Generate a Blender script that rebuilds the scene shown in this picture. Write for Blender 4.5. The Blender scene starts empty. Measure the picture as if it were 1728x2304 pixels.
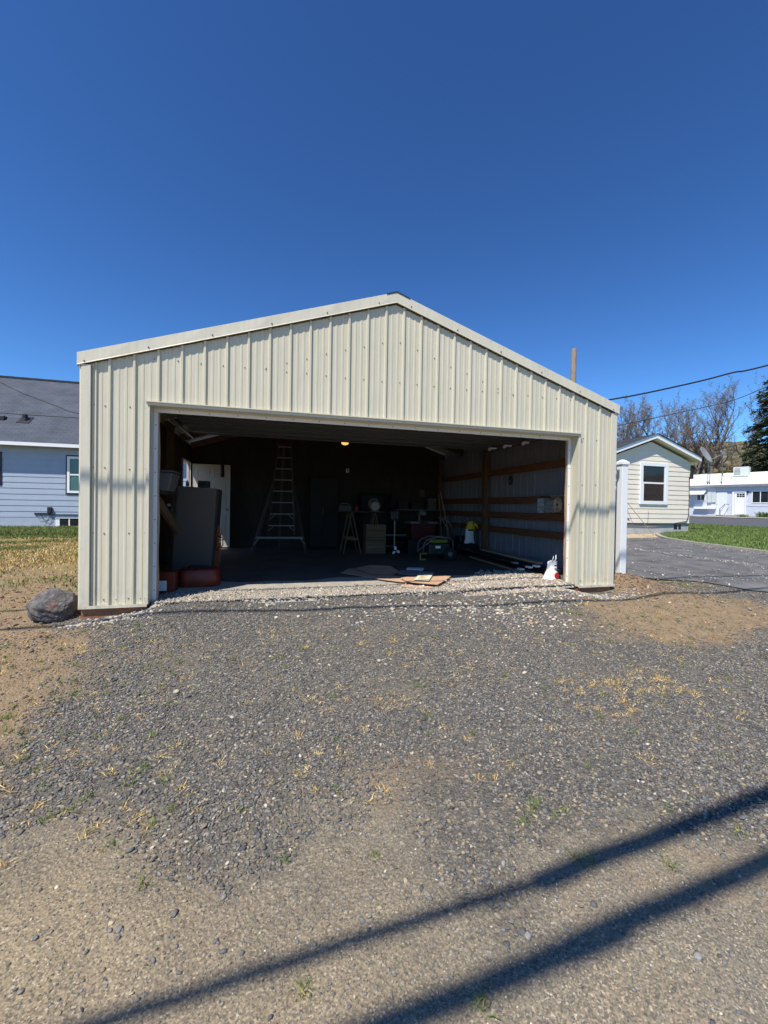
import bpy, math, random
import numpy as np
from mathutils import Vector, Matrix

# ------------------------------------------------------------------ camera, sky, sun, exposure
scene = bpy.context.scene
COL = scene.collection
cam_data = bpy.data.cameras.new("camera")
cam = bpy.data.objects.new("camera", cam_data)
COL.objects.link(cam)
cam_data.sensor_fit = 'VERTICAL'
cam_data.sensor_height = 36.0
cam_data.lens = 936.04 / 2304.0 * 36.0
cam_data.clip_start = 0.05
cam_data.clip_end = 2000.0
YAW, PITCH, ROLL = 0.2702, -0.0117, 0.0160
_f = Vector((math.sin(YAW) * math.cos(PITCH), math.cos(YAW) * math.cos(PITCH), math.sin(PITCH)))
_r = Vector((math.cos(YAW), -math.sin(YAW), 0.0))
_u = _r.cross(_f)
_r2 = math.cos(ROLL) * _r + math.sin(ROLL) * _u
_u2 = -math.sin(ROLL) * _r + math.cos(ROLL) * _u
m = Matrix.Identity(4)
for i in range(3):
    m[i][0] = _r2[i]; m[i][1] = _u2[i]; m[i][2] = -_f[i]
m[0][3], m[1][3], m[2][3] = 1.873, -4.962, 1.077
cam.matrix_world = m
scene.camera = cam

SUN_DIR = Vector((0.98, 0.93, -2.13)).normalized()          # the way the light travels
world = bpy.data.worlds.new("World")
scene.world = world
world.use_nodes = True
wn = world.node_tree.nodes; wl = world.node_tree.links
bg = wn.get('Background') or wn.new('ShaderNodeBackground')
sky = wn.new('ShaderNodeTexSky')
sky.sky_type = 'NISHITA'
sky.sun_disc = False
sky.sun_elevation = math.asin(-SUN_DIR.z)
sky.sun_rotation = math.atan2(-SUN_DIR.x, -SUN_DIR.y)
sky.altitude = 0.0
sky.air_density = 1.0
sky.dust_density = 0.0
sky.ozone_density = 6.0
gm_ = wn.new('ShaderNodeGamma'); gm_.inputs['Gamma'].default_value = 1.4          # clear high-desert sky: deep blue overhead
wl.new(sky.outputs[0], gm_.inputs['Color'])
ml_ = wn.new('ShaderNodeVectorMath'); ml_.operation = 'MULTIPLY'; ml_.inputs[1].default_value = (0.635, 0.84, 0.935)
wl.new(gm_.outputs[0], ml_.inputs[0]); wl.new(ml_.outputs[0], bg.inputs['Color'])
bg.inputs['Strength'].default_value = 0.075
sun_data = bpy.data.lights.new("sun", 'SUN')
sun_data.energy = 5.0
sun_data.angle = math.radians(0.53)
sun_data.color = (1.0, 0.945, 0.86)
sun = bpy.data.objects.new("sun", sun_data)
COL.objects.link(sun)
sun.rotation_euler = SUN_DIR.to_track_quat('-Z', 'Y').to_euler()
sun.location = (-10, -10, 25)
scene.view_settings.view_transform = 'Standard'
scene.view_settings.look = 'None'
scene.view_settings.gamma = 1.0
scene.view_settings.exposure = 0.30
scene.view_settings.use_curve_mapping = False

rnd = random.Random(7)
R = np.random.RandomState(11)

# ------------------------------------------------------------------ materials
def _new(name):
    mt = bpy.data.materials.new(name)
    mt.use_nodes = True
    nt = mt.node_tree
    return mt, nt.nodes, nt.links, nt.nodes['Principled BSDF']

def M(name, col, rough=0.6, metal=0.0, var=0.12, vscale=3.0, bump=0.0, bscale=60.0, spec=0.4,
      stretch=(1, 1, 1), col2=None, edge=0.5, coat=0.0):
    mt, n, l, b = _new(name)
    b.inputs['Roughness'].default_value = rough
    b.inputs['Metallic'].default_value = metal
    b.inputs['Specular IOR Level'].default_value = spec
    b.inputs['Coat Weight'].default_value = coat
    tc = n.new('ShaderNodeTexCoord')
    mp = n.new('ShaderNodeMapping')
    mp.inputs['Scale'].default_value = stretch
    l.new(tc.outputs['Object'], mp.inputs['Vector'])
    nz = n.new('ShaderNodeTexNoise')
    nz.inputs['Scale'].default_value = vscale
    nz.inputs['Detail'].default_value = 6
    nz.inputs['Roughness'].default_value = 0.62
    l.new(mp.outputs[0], nz.inputs['Vector'])
    rp = n.new('ShaderNodeValToRGB')
    rp.color_ramp.elements[0].position = 0.3
    rp.color_ramp.elements[1].position = 0.7
    a = [max(0, c * (1 - var)) for c in col]
    c2 = col2 if col2 else [min(1, c * (1 + var)) for c in col]
    rp.color_ramp.elements[0].color = (*a, 1)
    rp.color_ramp.elements[1].color = (*c2, 1)
    l.new(nz.outputs['Fac'], rp.inputs[0])
    l.new(rp.outputs[0], b.inputs['Base Color'])
    if bump:
        n2 = n.new('ShaderNodeTexNoise')
        n2.inputs['Scale'].default_value = bscale
        n2.inputs['Detail'].default_value = 5
        l.new(mp.outputs[0], n2.inputs['Vector'])
        bp = n.new('ShaderNodeBump')
        bp.inputs['Strength'].default_value = bump
        bp.inputs['Distance'].default_value = 0.02
        l.new(n2.outputs['Fac'], bp.inputs['Height'])
        l.new(bp.outputs[0], b.inputs['Normal'])
    return mt

def M_steel(name, col):
    """painted sheet: faint oil-canning, vertical rain streaks and a little dust"""
    mt, n, l, b = _new(name)
    b.inputs['Roughness'].default_value = .42; b.inputs['Specular IOR Level'].default_value = .4
    tc = n.new('ShaderNodeTexCoord')
    def nz(sc, stretch, det=5):
        mp = n.new('ShaderNodeMapping'); mp.inputs['Scale'].default_value = stretch; l.new(tc.outputs['Object'], mp.inputs[0])
        q = n.new('ShaderNodeTexNoise'); q.inputs['Scale'].default_value = sc; q.inputs['Detail'].default_value = det; q.inputs['Roughness'].default_value = .65; l.new(mp.outputs[0], q.inputs[0]); return q
    def mr(src, a, c, lo, hi):
        q = n.new('ShaderNodeMapRange'); q.inputs[1].default_value = a; q.inputs[2].default_value = c; q.inputs[3].default_value = lo; q.inputs[4].default_value = hi; l.new(src, q.inputs[0]); return q.outputs[0]
    st = mr(nz(5, (6, 6, .25)).outputs['Fac'], .45, .75, 1.0, .90)
    bl = mr(nz(.9, (1, 1, 1)).outputs['Fac'], .3, .7, .96, 1.03)
    sp = mr(nz(40, (1, 1, .6), 3).outputs['Fac'], .66, .74, 1.0, .86)
    m1 = n.new('ShaderNodeMath'); m1.operation = 'MULTIPLY'; l.new(st, m1.inputs[0]); l.new(bl, m1.inputs[1])
    m2 = n.new('ShaderNodeMath'); m2.operation = 'MULTIPLY'; l.new(m1.outputs[0], m2.inputs[0]); l.new(sp, m2.inputs[1])
    # splashed soil on the lowest hand's breadth of the sheets
    sx = n.new('ShaderNodeSeparateXYZ'); l.new(tc.outputs['Object'], sx.inputs[0])
    lowz = mr(sx.outputs['Z'], 0.0, .28, 1.0, 0.0)
    ds = n.new('ShaderNodeMath'); ds.operation = 'MULTIPLY'; l.new(lowz, ds.inputs[0]); l.new(mr(nz(14, (1, 1, .7), 7).outputs['Fac'], .45, .8, 0.0, .8), ds.inputs[1])
    vm = n.new('ShaderNodeVectorMath'); vm.operation = 'SCALE'; vm.inputs[0].default_value = col; l.new(m2.outputs[0], vm.inputs['Scale'])
    mx = n.new('ShaderNodeMix'); mx.data_type = 'RGBA'; mx.inputs[7].default_value = (.36, .27, .18, 1); l.new(ds.outputs[0], mx.inputs[0]); l.new(vm.outputs[0], mx.inputs[6]); l.new(mx.outputs[2], b.inputs['Base Color'])
    bp = n.new('ShaderNodeBump'); bp.inputs['Strength'].default_value = .5; bp.inputs['Distance'].default_value = .012
    l.new(nz(2.2, (2.2, 1, .8), 2).outputs['Fac'], bp.inputs['Height']); l.new(bp.outputs[0], b.inputs['Normal'])
    return mt

def M_attr(name, rough=0.8, var=0.25, vscale=120.0, bump=0.0, trans=0.0):
    """colour comes from the mesh attribute Col, broken up by fine noise"""
    mt, n, l, b = _new(name)
    b.inputs['Roughness'].default_value = rough
    b.inputs['Specular IOR Level'].default_value = 0.25
    at = n.new('ShaderNodeAttribute'); at.attribute_name = 'Col'
    tc = n.new('ShaderNodeTexCoord')
    nz = n.new('ShaderNodeTexNoise'); nz.inputs['Scale'].default_value = vscale; nz.inputs['Detail'].default_value = 3
    l.new(tc.outputs['Object'], nz.inputs['Vector'])
    mr = n.new('ShaderNodeMapRange')
    mr.inputs[1].default_value = 0.3; mr.inputs[2].default_value = 0.7
    mr.inputs[3].default_value = 1 - var; mr.inputs[4].default_value = 1 + var
    l.new(nz.outputs['Fac'], mr.inputs[0])
    vm = n.new('ShaderNodeVectorMath'); vm.operation = 'SCALE'
    l.new(at.outputs['Color'], vm.inputs[0]); l.new(mr.outputs[0], vm.inputs['Scale'])
    l.new(vm.outputs[0], b.inputs['Base Color'])
    if bump:
        bp = n.new('ShaderNodeBump'); bp.inputs['Strength'].default_value = bump; bp.inputs['Distance'].default_value = 0.01
        l.new(nz.outputs['Fac'], bp.inputs['Height']); l.new(bp.outputs[0], b.inputs['Normal'])
    if trans:
        b.inputs['Transmission Weight'].default_value = 0
        b.inputs['Subsurface Weight'].default_value = trans
        b.inputs['Subsurface Radius'].default_value = (0.01, 0.02, 0.005)
    return mt

def M_glass(name, col=(0.02, 0.022, 0.025), rough=0.04):
    mt = M(name, col, rough=rough, var=0.3, vscale=2.0, spec=0.35)
    return mt

def M_shingle(name, c1, c2, w=0.3, h=0.14):
    mt, n, l, b = _new(name)
    b.inputs['Roughness'].default_value = 0.9
    uv = n.new('ShaderNodeTexCoord')
    br = n.new('ShaderNodeTexBrick')
    br.inputs['Scale'].default_value = 1.0
    br.inputs['Brick Width'].default_value = w
    br.inputs['Row Height'].default_value = h
    br.inputs['Mortar Size'].default_value = 0.006
    br.inputs['Mortar Smooth'].default_value = 0.3
    br.inputs['Bias'].default_value = 0.0
    br.inputs['Color1'].default_value = (*c1, 1)
    br.inputs['Color2'].default_value = (*c2, 1)
    br.inputs['Mortar'].default_value = (c1[0] * .45, c1[1] * .45, c1[2] * .45, 1)
    l.new(uv.outputs['UV'], br.inputs['Vector'])
    nz = n.new('ShaderNodeTexNoise'); nz.inputs['Scale'].default_value = 60; nz.inputs['Detail'].default_value = 4
    l.new(uv.outputs['UV'], nz.inputs['Vector'])
    n3 = n.new('ShaderNodeTexNoise'); n3.inputs['Scale'].default_value = 1.5; n3.inputs['Detail'].default_value = 5
    l.new(uv.outputs['UV'], n3.inputs['Vector'])
    ad = n.new('ShaderNodeMath'); ad.operation = 'ADD'
    l.new(nz.outputs['Fac'], ad.inputs[0]); l.new(n3.outputs['Fac'], ad.inputs[1])
    mx = n.new('ShaderNodeVectorMath'); mx.operation = 'SCALE'
    l.new(br.outputs['Color'], mx.inputs[0]); l.new(ad.outputs[0], mx.inputs['Scale'])
    l.new(mx.outputs[0], b.inputs['Base Color'])
    bp = n.new('ShaderNodeBump'); bp.inputs['Strength'].default_value = 0.5; bp.inputs['Distance'].default_value = 0.012
    l.new(br.outputs['Fac'], bp.inputs['Height']); bp.invert = True
    l.new(bp.outputs[0], b.inputs['Normal'])
    return mt

MT = {}
MT['panel'] = M_steel('beige_painted_steel', (0.605, 0.56, 0.418))
MT['trim'] = M_steel('pale_beige_trim_steel', (0.645, 0.60, 0.465))
MT['screw'] = M('screw_head_steel', (0.16, 0.15, 0.13), rough=0.4, metal=0.4)
MT['vinyl'] = M('white_vinyl', (0.80, 0.81, 0.80), rough=0.35, var=0.02, vscale=4)
MT['sill'] = M('treated_sill_wood', (0.30, 0.13, 0.065), rough=0.8, var=0.3, vscale=6, stretch=(1, 8, 8), bump=0.3)
MT['woodtan'] = M('raw_tan_wood', (0.42, 0.28, 0.17), rough=0.8, var=0.25, vscale=6, stretch=(8, 8, 1), bump=0.2)
MT['girt'] = M('brown_girt_lumber', (0.15, 0.060, 0.028), rough=0.8, var=0.3, vscale=5, stretch=(8, 1, 8), bump=0.2)
MT['post'] = M('rough_post_lumber', (0.13, 0.075, 0.045), rough=0.85, var=0.3, vscale=5, stretch=(8, 8, 1), bump=0.2)
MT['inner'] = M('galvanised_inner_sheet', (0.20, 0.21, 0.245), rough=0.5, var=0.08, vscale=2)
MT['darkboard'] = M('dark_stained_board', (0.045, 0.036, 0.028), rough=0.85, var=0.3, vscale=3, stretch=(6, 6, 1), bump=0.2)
MT['darkroof'] = M('dark_roof_underside', (0.03, 0.027, 0.025), rough=0.8, var=0.2)
MT['galv'] = M('grey_galvanised_steel', (0.085, 0.095, 0.098), rough=0.35, metal=0.1, var=0.1, vscale=4)
MT['alu'] = M('dull_aluminium', (0.27, 0.26, 0.24), rough=0.5, metal=0.1, var=0.08)
MT['dimgrey'] = M('dull_grey_plastic', (0.13, 0.13, 0.125), rough=0.5)
MT['black'] = M('black_plastic', (0.018, 0.018, 0.02), rough=0.5, var=0.3)
MT['rubber'] = M('black_rubber', (0.012, 0.012, 0.012), rough=0.75, var=0.3)
MT['whitepaint'] = M('white_paint', (0.80, 0.80, 0.79), rough=0.5, var=0.03, vscale=5)
MT['offwhite'] = M('off_white_door_paint', (0.50, 0.45, 0.39), rough=0.5, var=0.03)
MT['bluesiding'] = M('blue_grey_siding_paint', (0.345, 0.40, 0.475), rough=0.6, var=0.05, vscale=2.5)
MT['bluefoundation'] = M('pale_blue_foundation_paint', (0.36, 0.41, 0.48), rough=0.7, var=0.06, vscale=4, bump=0.2)
MT['plum'] = M('dark_plum_window_trim', (0.030, 0.018, 0.035), rough=0.55)
MT['glass'] = M_glass('dark_window_glass')
MT['curtain'] = M('teal_curtain_behind_glass', (0.05, 0.13, 0.12), rough=0.2, var=0.5, vscale=9, stretch=(8, 8, 0.6), spec=0.6)
MT['shingle'] = M_shingle('charcoal_shingles', (0.056, 0.067, 0.086), (0.070, 0.083, 0.105))
MT['shingle2'] = M_shingle('black_shingles', (0.030, 0.031, 0.036), (0.042, 0.043, 0.047), w=.33, h=.15)
MT['tansiding'] = M('cream_lap_siding', (0.76, 0.68, 0.56), rough=0.6, var=0.04, vscale=2.5)
MT['pinksiding'] = M('pinkish_beige_corner_board', (0.60, 0.48, 0.38), rough=0.6, var=0.04)
MT['foundation'] = M('grey_concrete_foundation', (0.40, 0.40, 0.39), rough=0.85, var=0.1, vscale=3, bump=0.3)
MT['paleblue'] = M('pale_lilac_blue_siding', (0.57, 0.595, 0.66), rough=0.6, var=0.04)
MT['palebluedoor'] = M('pale_blue_door_paint', (0.70, 0.73, 0.80), rough=0.5, var=0.03)
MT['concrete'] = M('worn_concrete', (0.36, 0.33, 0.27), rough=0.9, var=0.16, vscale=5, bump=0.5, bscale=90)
MT['bark'] = M('grey_brown_bark', (0.135, 0.112, 0.10), rough=0.9, var=0.3, vscale=4, stretch=(3, 3, .6), bump=0.5, bscale=20)
MT['twig'] = M('budding_twigs', (0.20, 0.17, 0.145), rough=0.9, var=0.3, vscale=2)
MT['pole'] = M('weathered_pole_wood', (0.30, 0.23, 0.16), rough=0.9, var=0.3, vscale=6, stretch=(5, 5, .5), bump=0.3)
MT['cable'] = M('black_cable_sheath', (0.015, 0.015, 0.017), rough=0.5)
MT['cardboard'] = M('brown_cardboard', (0.50, 0.315, 0.20), rough=0.85, var=0.08, vscale=4)
MT['orange'] = M('orange_cord_rubber', (0.35, 0.08, 0.035), rough=0.5)
MT['redplastic'] = M('scuffed_orange_red_plastic', (0.15, 0.022, 0.010), rough=0.45, var=0.35, vscale=5)
MT['maroon'] = M('maroon_plastic', (0.07, 0.010, 0.014), rough=0.4)
MT['greyplastic'] = M('grey_plastic', (0.24, 0.24, 0.245), rough=0.45)
MT['lime'] = M('lime_green_plastic', (0.16, 0.18, 0.025), rough=0.4)
MT['yellow'] = M('yellow_bag_film', (0.62, 0.46, 0.02), rough=0.4)
MT['crate'] = M('knotty_crate_wood', (0.15, 0.10, 0.055), rough=0.8, var=0.25, vscale=5, stretch=(1, 1, 6))
MT['sawwood'] = M('pale_sawhorse_wood', (0.17, 0.12, 0.065), rough=0.8, var=0.2)
MT['cabinet'] = M('grey_brown_cabinet_paint', (0.10, 0.078, 0.062), rough=0.55, var=0.06, vscale=2)
MT['brick'] = M('brown_edging_timber', (0.07, 0.04, 0.03), rough=0.85, var=0.3, stretch=(1, 1, 5))
MT['acgrey'] = M('pale_grey_green_metal', (0.55, 0.60, 0.56), rough=0.5, var=0.05)
MT['bluecard'] = M('blue_printed_card', (0.10, 0.25, 0.42), rough=0.5, var=0.5, vscale=18, col2=(0.55, 0.62, 0.66))
MT['paperprint'] = M('printed_paper', (0.62, 0.56, 0.33), rough=0.7, var=0.15, vscale=14, col2=(0.75, 0.73, 0.58))
MT['red'] = M('red_print', (0.45, 0.02, 0.02), rough=0.5)
def emis(name, col, s):
    mt, n, l, b = _new(name)
    b.inputs['Base Color'].default_value = (*col, 1)
    b.inputs['Emission Color'].default_value = (*col, 1)
    b.inputs['Emission Strength'].default_value = s
    return mt
MT['bulb'] = emis('lit_amber_glass', (1.0, 0.62, 0.18), 0.9)

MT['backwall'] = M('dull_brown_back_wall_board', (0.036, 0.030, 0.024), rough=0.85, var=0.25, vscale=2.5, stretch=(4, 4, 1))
# ------------------------------------------------------------------ object helpers
def tag(o, label=None, cat=None, group=None, kind=None):
    if label: o['label'] = label
    if cat: o['category'] = cat
    if group: o['group'] = group
    if kind: o['kind'] = kind
    return o

def thing(name, label, cat, loc=(0, 0, 0), group=None):
    o = bpy.data.objects.new(name, None)
    o.empty_display_size = 0.2
    COL.objects.link(o)
    o.location = loc
    return tag(o, label, cat, group)

def origin_of(o):
    v = Vector((0, 0, 0))
    while o is not None:
        v += Vector(o.location); o = o.parent
    return v

class MB:
    """collects world-space geometry, then links it as ONE mesh object"""
    def __init__(s): s.v = []; s.f = []; s.mi = []; s.uv = None; s.k = 0
    def add(s, vs, fs):
        o = len(s.v); s.v += [tuple(p) for p in vs]
        for f in fs: s.f.append([o + i for i in f]); s.mi.append(s.k)
    def quad(s, a, b, c, d): s.add([a, b, c, d], [(0, 1, 2, 3)])
    def box(s, lo, hi, T=None):
        x0, y0, z0 = lo; x1, y1, z1 = hi
        vs = [(x0, y0, z0), (x1, y0, z0), (x1, y1, z0), (x0, y1, z0), (x0, y0, z1), (x1, y0, z1), (x1, y1, z1), (x0, y1, z1)]
        if T: vs = [T(Vector(p)) for p in vs]
        s.add(vs, [(0, 3, 2, 1), (4, 5, 6, 7), (0, 1, 5, 4), (1, 2, 6, 5), (2, 3, 7, 6), (3, 0, 4, 7)])
    def bar(s, a, b, w, h, up=(0, 0, 1)):
        """a rectangular bar from a to b, w wide (sideways), h along up"""
        a = Vector(a); b = Vector(b); d = (b - a).normalized(); up = Vector(up)
        sd = d.cross(up).normalized(); u2 = sd.cross(d).normalized()
        vs = []
        for p in (a, b):
            for i, j in ((-1, -1), (1, -1), (1, 1), (-1, 1)): vs.append(p + sd * w / 2 * i + u2 * h / 2 * j)
        s.add(vs, [(0, 1, 2, 3), (7, 6, 5, 4), (0, 4, 5, 1), (1, 5, 6, 2), (2, 6, 7, 3), (3, 7, 4, 0)])
    def tube(s, pts, r, n=8, cap=True):
        pts = [Vector(p) for p in pts]; N = len(pts)
        rs = r if isinstance(r, (list, tuple)) else [r] * N
        ref = None; vs = []
        for i, p in enumerate(pts):
            d = (pts[min(i + 1, N - 1)] - pts[max(i - 1, 0)]).normalized()
            if ref is None: ref = d.orthogonal().normalized()
            else:
                ref = (ref - d * ref.dot(d))
                ref = ref.normalized() if ref.length > 1e-6 else d.orthogonal().normalized()
            bi = d.cross(ref)
            for k in range(n):
                a = 2 * math.pi * k / n
                vs.append(p + (ref * math.cos(a) + bi * math.sin(a)) * rs[i])
        fs = []
        for i in range(N - 1):
            for k in range(n):
                a = i * n + k; b = i * n + (k + 1) % n
                fs.append((a, b, b + n, a + n))
        if cap:
            fs.append(tuple(reversed(range(n)))); fs.append(tuple(range((N - 1) * n, N * n)))
        s.add(vs, fs)
    def lathe(s, c, prof, n=20, T=None, sx=1, sy=1):
        vs = []; fs = []
        for r, z in prof:
            for k in range(n):
                a = 2 * math.pi * k / n
                p = Vector((c[0] + r * sx * math.cos(a), c[1] + r * sy * math.sin(a), c[2] + z))
                vs.append(T(p) if T else p)
        for i in range(len(prof) - 1):
            for k in range(n):
                a = i * n + k; b = i * n + (k + 1) % n
                fs.append((a, b, b + n, a + n))
        fs.append(tuple(reversed(range(n)))); fs.append(tuple(range((len(prof) - 1) * n, len(prof) * n)))
        s.add(vs, fs)
    def prism(s, poly, a, b):
        """poly: list of points (3D) on one plane; extruded by vector b-a"""
        d = Vector(b) - Vector(a); n = len(poly)
        vs = [Vector(p) for p in poly] + [Vector(p) + d for p in poly]
        s.add(vs, [tuple(reversed(range(n))), tuple(range(n, 2 * n))] + [(i, (i + 1) % n, (i + 1) % n + n, i + n) for i in range(n)])
    def ball(s, c, r, n=12, m_=8, sc=(1, 1, 1)):
        prof = [(r * math.sin(math.pi * (i + .02) / (m_ + .04)), -r * math.cos(math.pi * (i + .02) / (m_ + .04))) for i in range(m_ + 1)]
        c = Vector(c)
        s.lathe(c, prof, n, T=lambda p: c + Vector(((p - c).x * sc[0], (p - c).y * sc[1], (p - c).z * sc[2])))
    def build(s, name, mat, parent=None, smooth=False, bevel=0.0, label=None, cat=None, group=None, kind=None, origin=None, recalc=True):
        me = bpy.data.meshes.new(name)
        off = origin_of(parent) if parent is not None else Vector(origin if origin is not None else s._base())
        me.from_pydata([(p[0] - off.x, p[1] - off.y, p[2] - off.z) for p in s.v], [], s.f)
        mats = mat if isinstance(mat, (list, tuple)) else [mat]
        for q in mats: me.materials.append(MT[q] if isinstance(q, str) else q)
        if len(mats) > 1:
            me.polygons.foreach_set('material_index', s.mi)
        if smooth: me.polygons.foreach_set('use_smooth', [True] * len(me.polygons))
        me.update()
        if recalc:
            import bmesh
            bm = bmesh.new(); bm.from_mesh(me); bmesh.ops.recalc_face_normals(bm, faces=bm.faces); bm.to_mesh(me); bm.free()
        o = bpy.data.objects.new(name, me)
        COL.objects.link(o)
        if parent is not None: o.parent = parent
        else: o.location = off
        if bevel:
            bv = o.modifiers.new('bevel', 'BEVEL'); bv.width = bevel; bv.segments = 2; bv.limit_method = 'ANGLE'
        return tag(o, label, cat, group, kind)
    def _base(s):
        xs = [p[0] for p in s.v]; ys = [p[1] for p in s.v]; zs = [p[2] for p in s.v]
        return ((min(xs) + max(xs)) / 2, (min(ys) + max(ys)) / 2, min(zs))

def rotT(c, ax, ang):
    c = Vector(c); q = Matrix.Rotation(ang, 3, ax)
    return lambda p: c + q @ (Vector(p) - c)

def np_mesh(name, V, F, mat, col=None, smooth=False, nv=3, **tags):
    """fast mesh from arrays: V (n,3), F (m,nv)"""
    me = bpy.data.meshes.new(name)
    me.vertices.add(len(V)); me.vertices.foreach_set('co', np.asarray(V, np.float32).ravel())
    F = np.asarray(F, np.int32)
    me.loops.add(F.size); me.loops.foreach_set('vertex_index', F.ravel())
    me.polygons.add(len(F)); me.polygons.foreach_set('loop_start', np.arange(0, F.size, nv, dtype=np.int32))
    me.polygons.foreach_set('loop_total', np.full(len(F), nv, np.int32))
    if smooth: me.polygons.foreach_set('use_smooth', np.ones(len(F), bool))
    me.update(calc_edges=True)
    if col is not None:
        a = me.color_attributes.new('Col', 'FLOAT_COLOR', 'POINT')
        c4 = np.ones((len(V), 4), np.float32); c4[:, :3] = col
        a.data.foreach_set('color', c4.ravel())
    me.materials.append(MT[mat] if isinstance(mat, str) else mat)
    o = bpy.data.objects.new(name, me); COL.objects.link(o)
    par = tags.pop('parent', None)
    if par is not None: o.parent = par; o.location = -origin_of(par)
    return tag(o, **tags)

# ------------------------------------------------------------------ ground height and zones
GPG = np.array([(-3,-6.5,-.55),(1.87,-6.5,-.55),(7,-6.5,-.5),(-3,-5,-.52),(1.87,-5,-.5),(7,-5,-.48),(-3,-3.5,-.48),(1.8,-3.5,-.5),(5,-3.5,-.47),(10,-3.5,-.38),(14,-4,-.3),(3,-2.4,-.42),(0,-2.3,-.42),(6,-2.3,-.38),(3,-1.2,-.2),(0.2,-1.2,-.28),(-1.5,-1.4,-.3),(6,-1.2,-.26),(8.5,-1.4,-.22),(3,-.5,-.07),(1,-.5,-.12),(5,-.5,-.09),(0,-.5,-.2),(6.5,-.5,-.14),(3,.1,-.005),(1.5,.1,-.02),(5.2,.1,-.015),(.5,-.05,-.09),(.85,-.02,-.02),(1.15,-.05,-.02),(0,-.05,-.15),(6.25,-.05,-.1),(5.85,-.1,-.04),(6.7,-.1,-.09),(7.05,.6,.09),(7.25,.2,.085),(7.6,.3,-.02),(8.6,.5,-.04),(-1,0,-.2),(-1,3,-.08),(-3,0,-.22),(-6,13,.1),(-3,6,0),(-12,13,.15),(-15,0,-.1),(-1,6,-.03),(7.3,3,.06),(7.5,6,.1),(9.5,2,.0),(11,1,-.03),(11,4,.06),(14,2.5,.06),(14,4.5,.1),(13,8,.2),(17,7.3,.26),(20,9,.33),(24,11,.4),(23,7,.36),(27,6,.4),(25,16,.4),(32,14,.4),(37,20,.45),(40,10,.5),(43,24,.75),(44.5,17,.75),(40,34,.75),(55,30,.8),(14,14,.4),(5,14,.25),(0,20,.3),(14,-10,-.3),(-10,-10,-.5),(24,0,.34),(34,-4,.4)], float)
_n = len(GPG)
_k = lambda r2: np.sqrt(r2 + .15)
_A = np.zeros((_n + 3, _n + 3)); _d = ((GPG[:, None, :2] - GPG[None, :, :2]) ** 2).sum(-1)
_A[:_n, :_n] = _k(_d); _A[:_n, _n] = 1; _A[:_n, _n + 1:] = GPG[:, :2]; _A[_n, :_n] = 1; _A[_n + 1:, :_n] = GPG[:, :2].T
_w = np.linalg.solve(_A, np.r_[GPG[:, 2], 0, 0, 0])

def smooth(t): t = np.clip(t, 0, 1); return t * t * (3 - 2 * t)
_tab = np.random.RandomState(5).rand(256, 256)
def vnoise(x, y):
    xi = np.floor(x).astype(int); yi = np.floor(y).astype(int); fx = smooth(x - xi); fy = smooth(y - yi)
    a = _tab[xi & 255, yi & 255]; b = _tab[(xi + 1) & 255, yi & 255]; c = _tab[xi & 255, (yi + 1) & 255]; d = _tab[(xi + 1) & 255, (yi + 1) & 255]
    return (a * (1 - fx) + b * fx) * (1 - fy) + (c * (1 - fx) + d * fx) * fy
def fbm(x, y, o=4):
    s = 0; am = .5; t = 0
    for i in range(o): s = s + am * vnoise(x * 2 ** i + 17.3 * i, y * 2 ** i + 9.1 * i); t += am; am *= .5
    return s / t - .5

def g0(x, y):
    x = np.asarray(x, float); y = np.asarray(y, float); sh = x.shape
    xc = np.clip(x.ravel(), -16, 55); yc = np.clip(y.ravel(), -11, 45)
    o = np.empty(len(xc))
    for s in range(0, len(xc), 20000):
        X = xc[s:s + 20000]; Y = yc[s:s + 20000]
        r2 = (X[:, None] - GPG[None, :, 0]) ** 2 + (Y[:, None] - GPG[None, :, 1]) ** 2
        o[s:s + 20000] = _k(r2) @ _w[:_n] + _w[_n] + X * _w[_n + 1] + Y * _w[_n + 2]
    return o.reshape(sh)
def g(x, y):
    x = np.asarray(x, float); y = np.asarray(y, float)
    z = g0(x, y)
    near = np.clip(1 - (np.hypot(x - 3, y + 1) - 8) / 10, 0.15, 1)
    fl = 1 - .93 * smooth((x - 7.6) / 1.2) * smooth((y + .6) / .8)
    z = z + fbm(x * 1.3, y * 1.3, 3) * .05 * near * (.4 + .6 * fl) + fbm(x * 6, y * 6, 3) * .022 * near * fl * np.where((y > -2.8) & (x > .3) & (x < 6), .6, 1)
    return z
def gz(x, y): return float(g(np.array([x]), np.array([y]))[0])

def zones(x, y):
    n = fbm(x * 1.1, y * 1.1, 5); n2 = fbm(x * 3.3 + 40, y * 3.3, 4)
    yl = np.interp(x, [-3, .63, 1.1, 2.1, 2.8, 4.4, 6, 9], [-2.3, -2.62, -2.85, -2.98, -3.35, -3.75, -4.3, -5])
    lane = smooth((yl - .06 - y) / 1.0 + .5 + n * 1.5 + n2 * .5)
    xb = np.interp(y, [-3, -2.1, -1.5, -.6, .1, .4], [.45, .47, .45, .28, -.03, -.1])
    dl = smooth((xb - x) / .5 + .5 + n * 1.6 + n2 * .6)
    e = np.hypot((x - 7.0) / 1.75, (y + 1.0) / .72)
    dr = smooth((1 - e) * 2.0 + .4 + n * 1.8 + n2 * .6)
    e2 = np.hypot((x - 7.1) / .65, (y - .05) / .5)
    dr = np.maximum(dr, smooth((1 - e2) * 2 + n))
    dr = np.maximum(dr, smooth((x - 6.7) * 2) * smooth((.9 - y) * 2) * smooth((y + .2) * 3) * .7)
    # small bare spots inside the gravel
    spot = smooth((n + n2 * .6 - .15) * 5) * .42
    dirt = np.clip(np.maximum(np.maximum(dl, dr), spot * (y < -.4)), 0, 1)
    return lane, dirt, dl, dr

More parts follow.
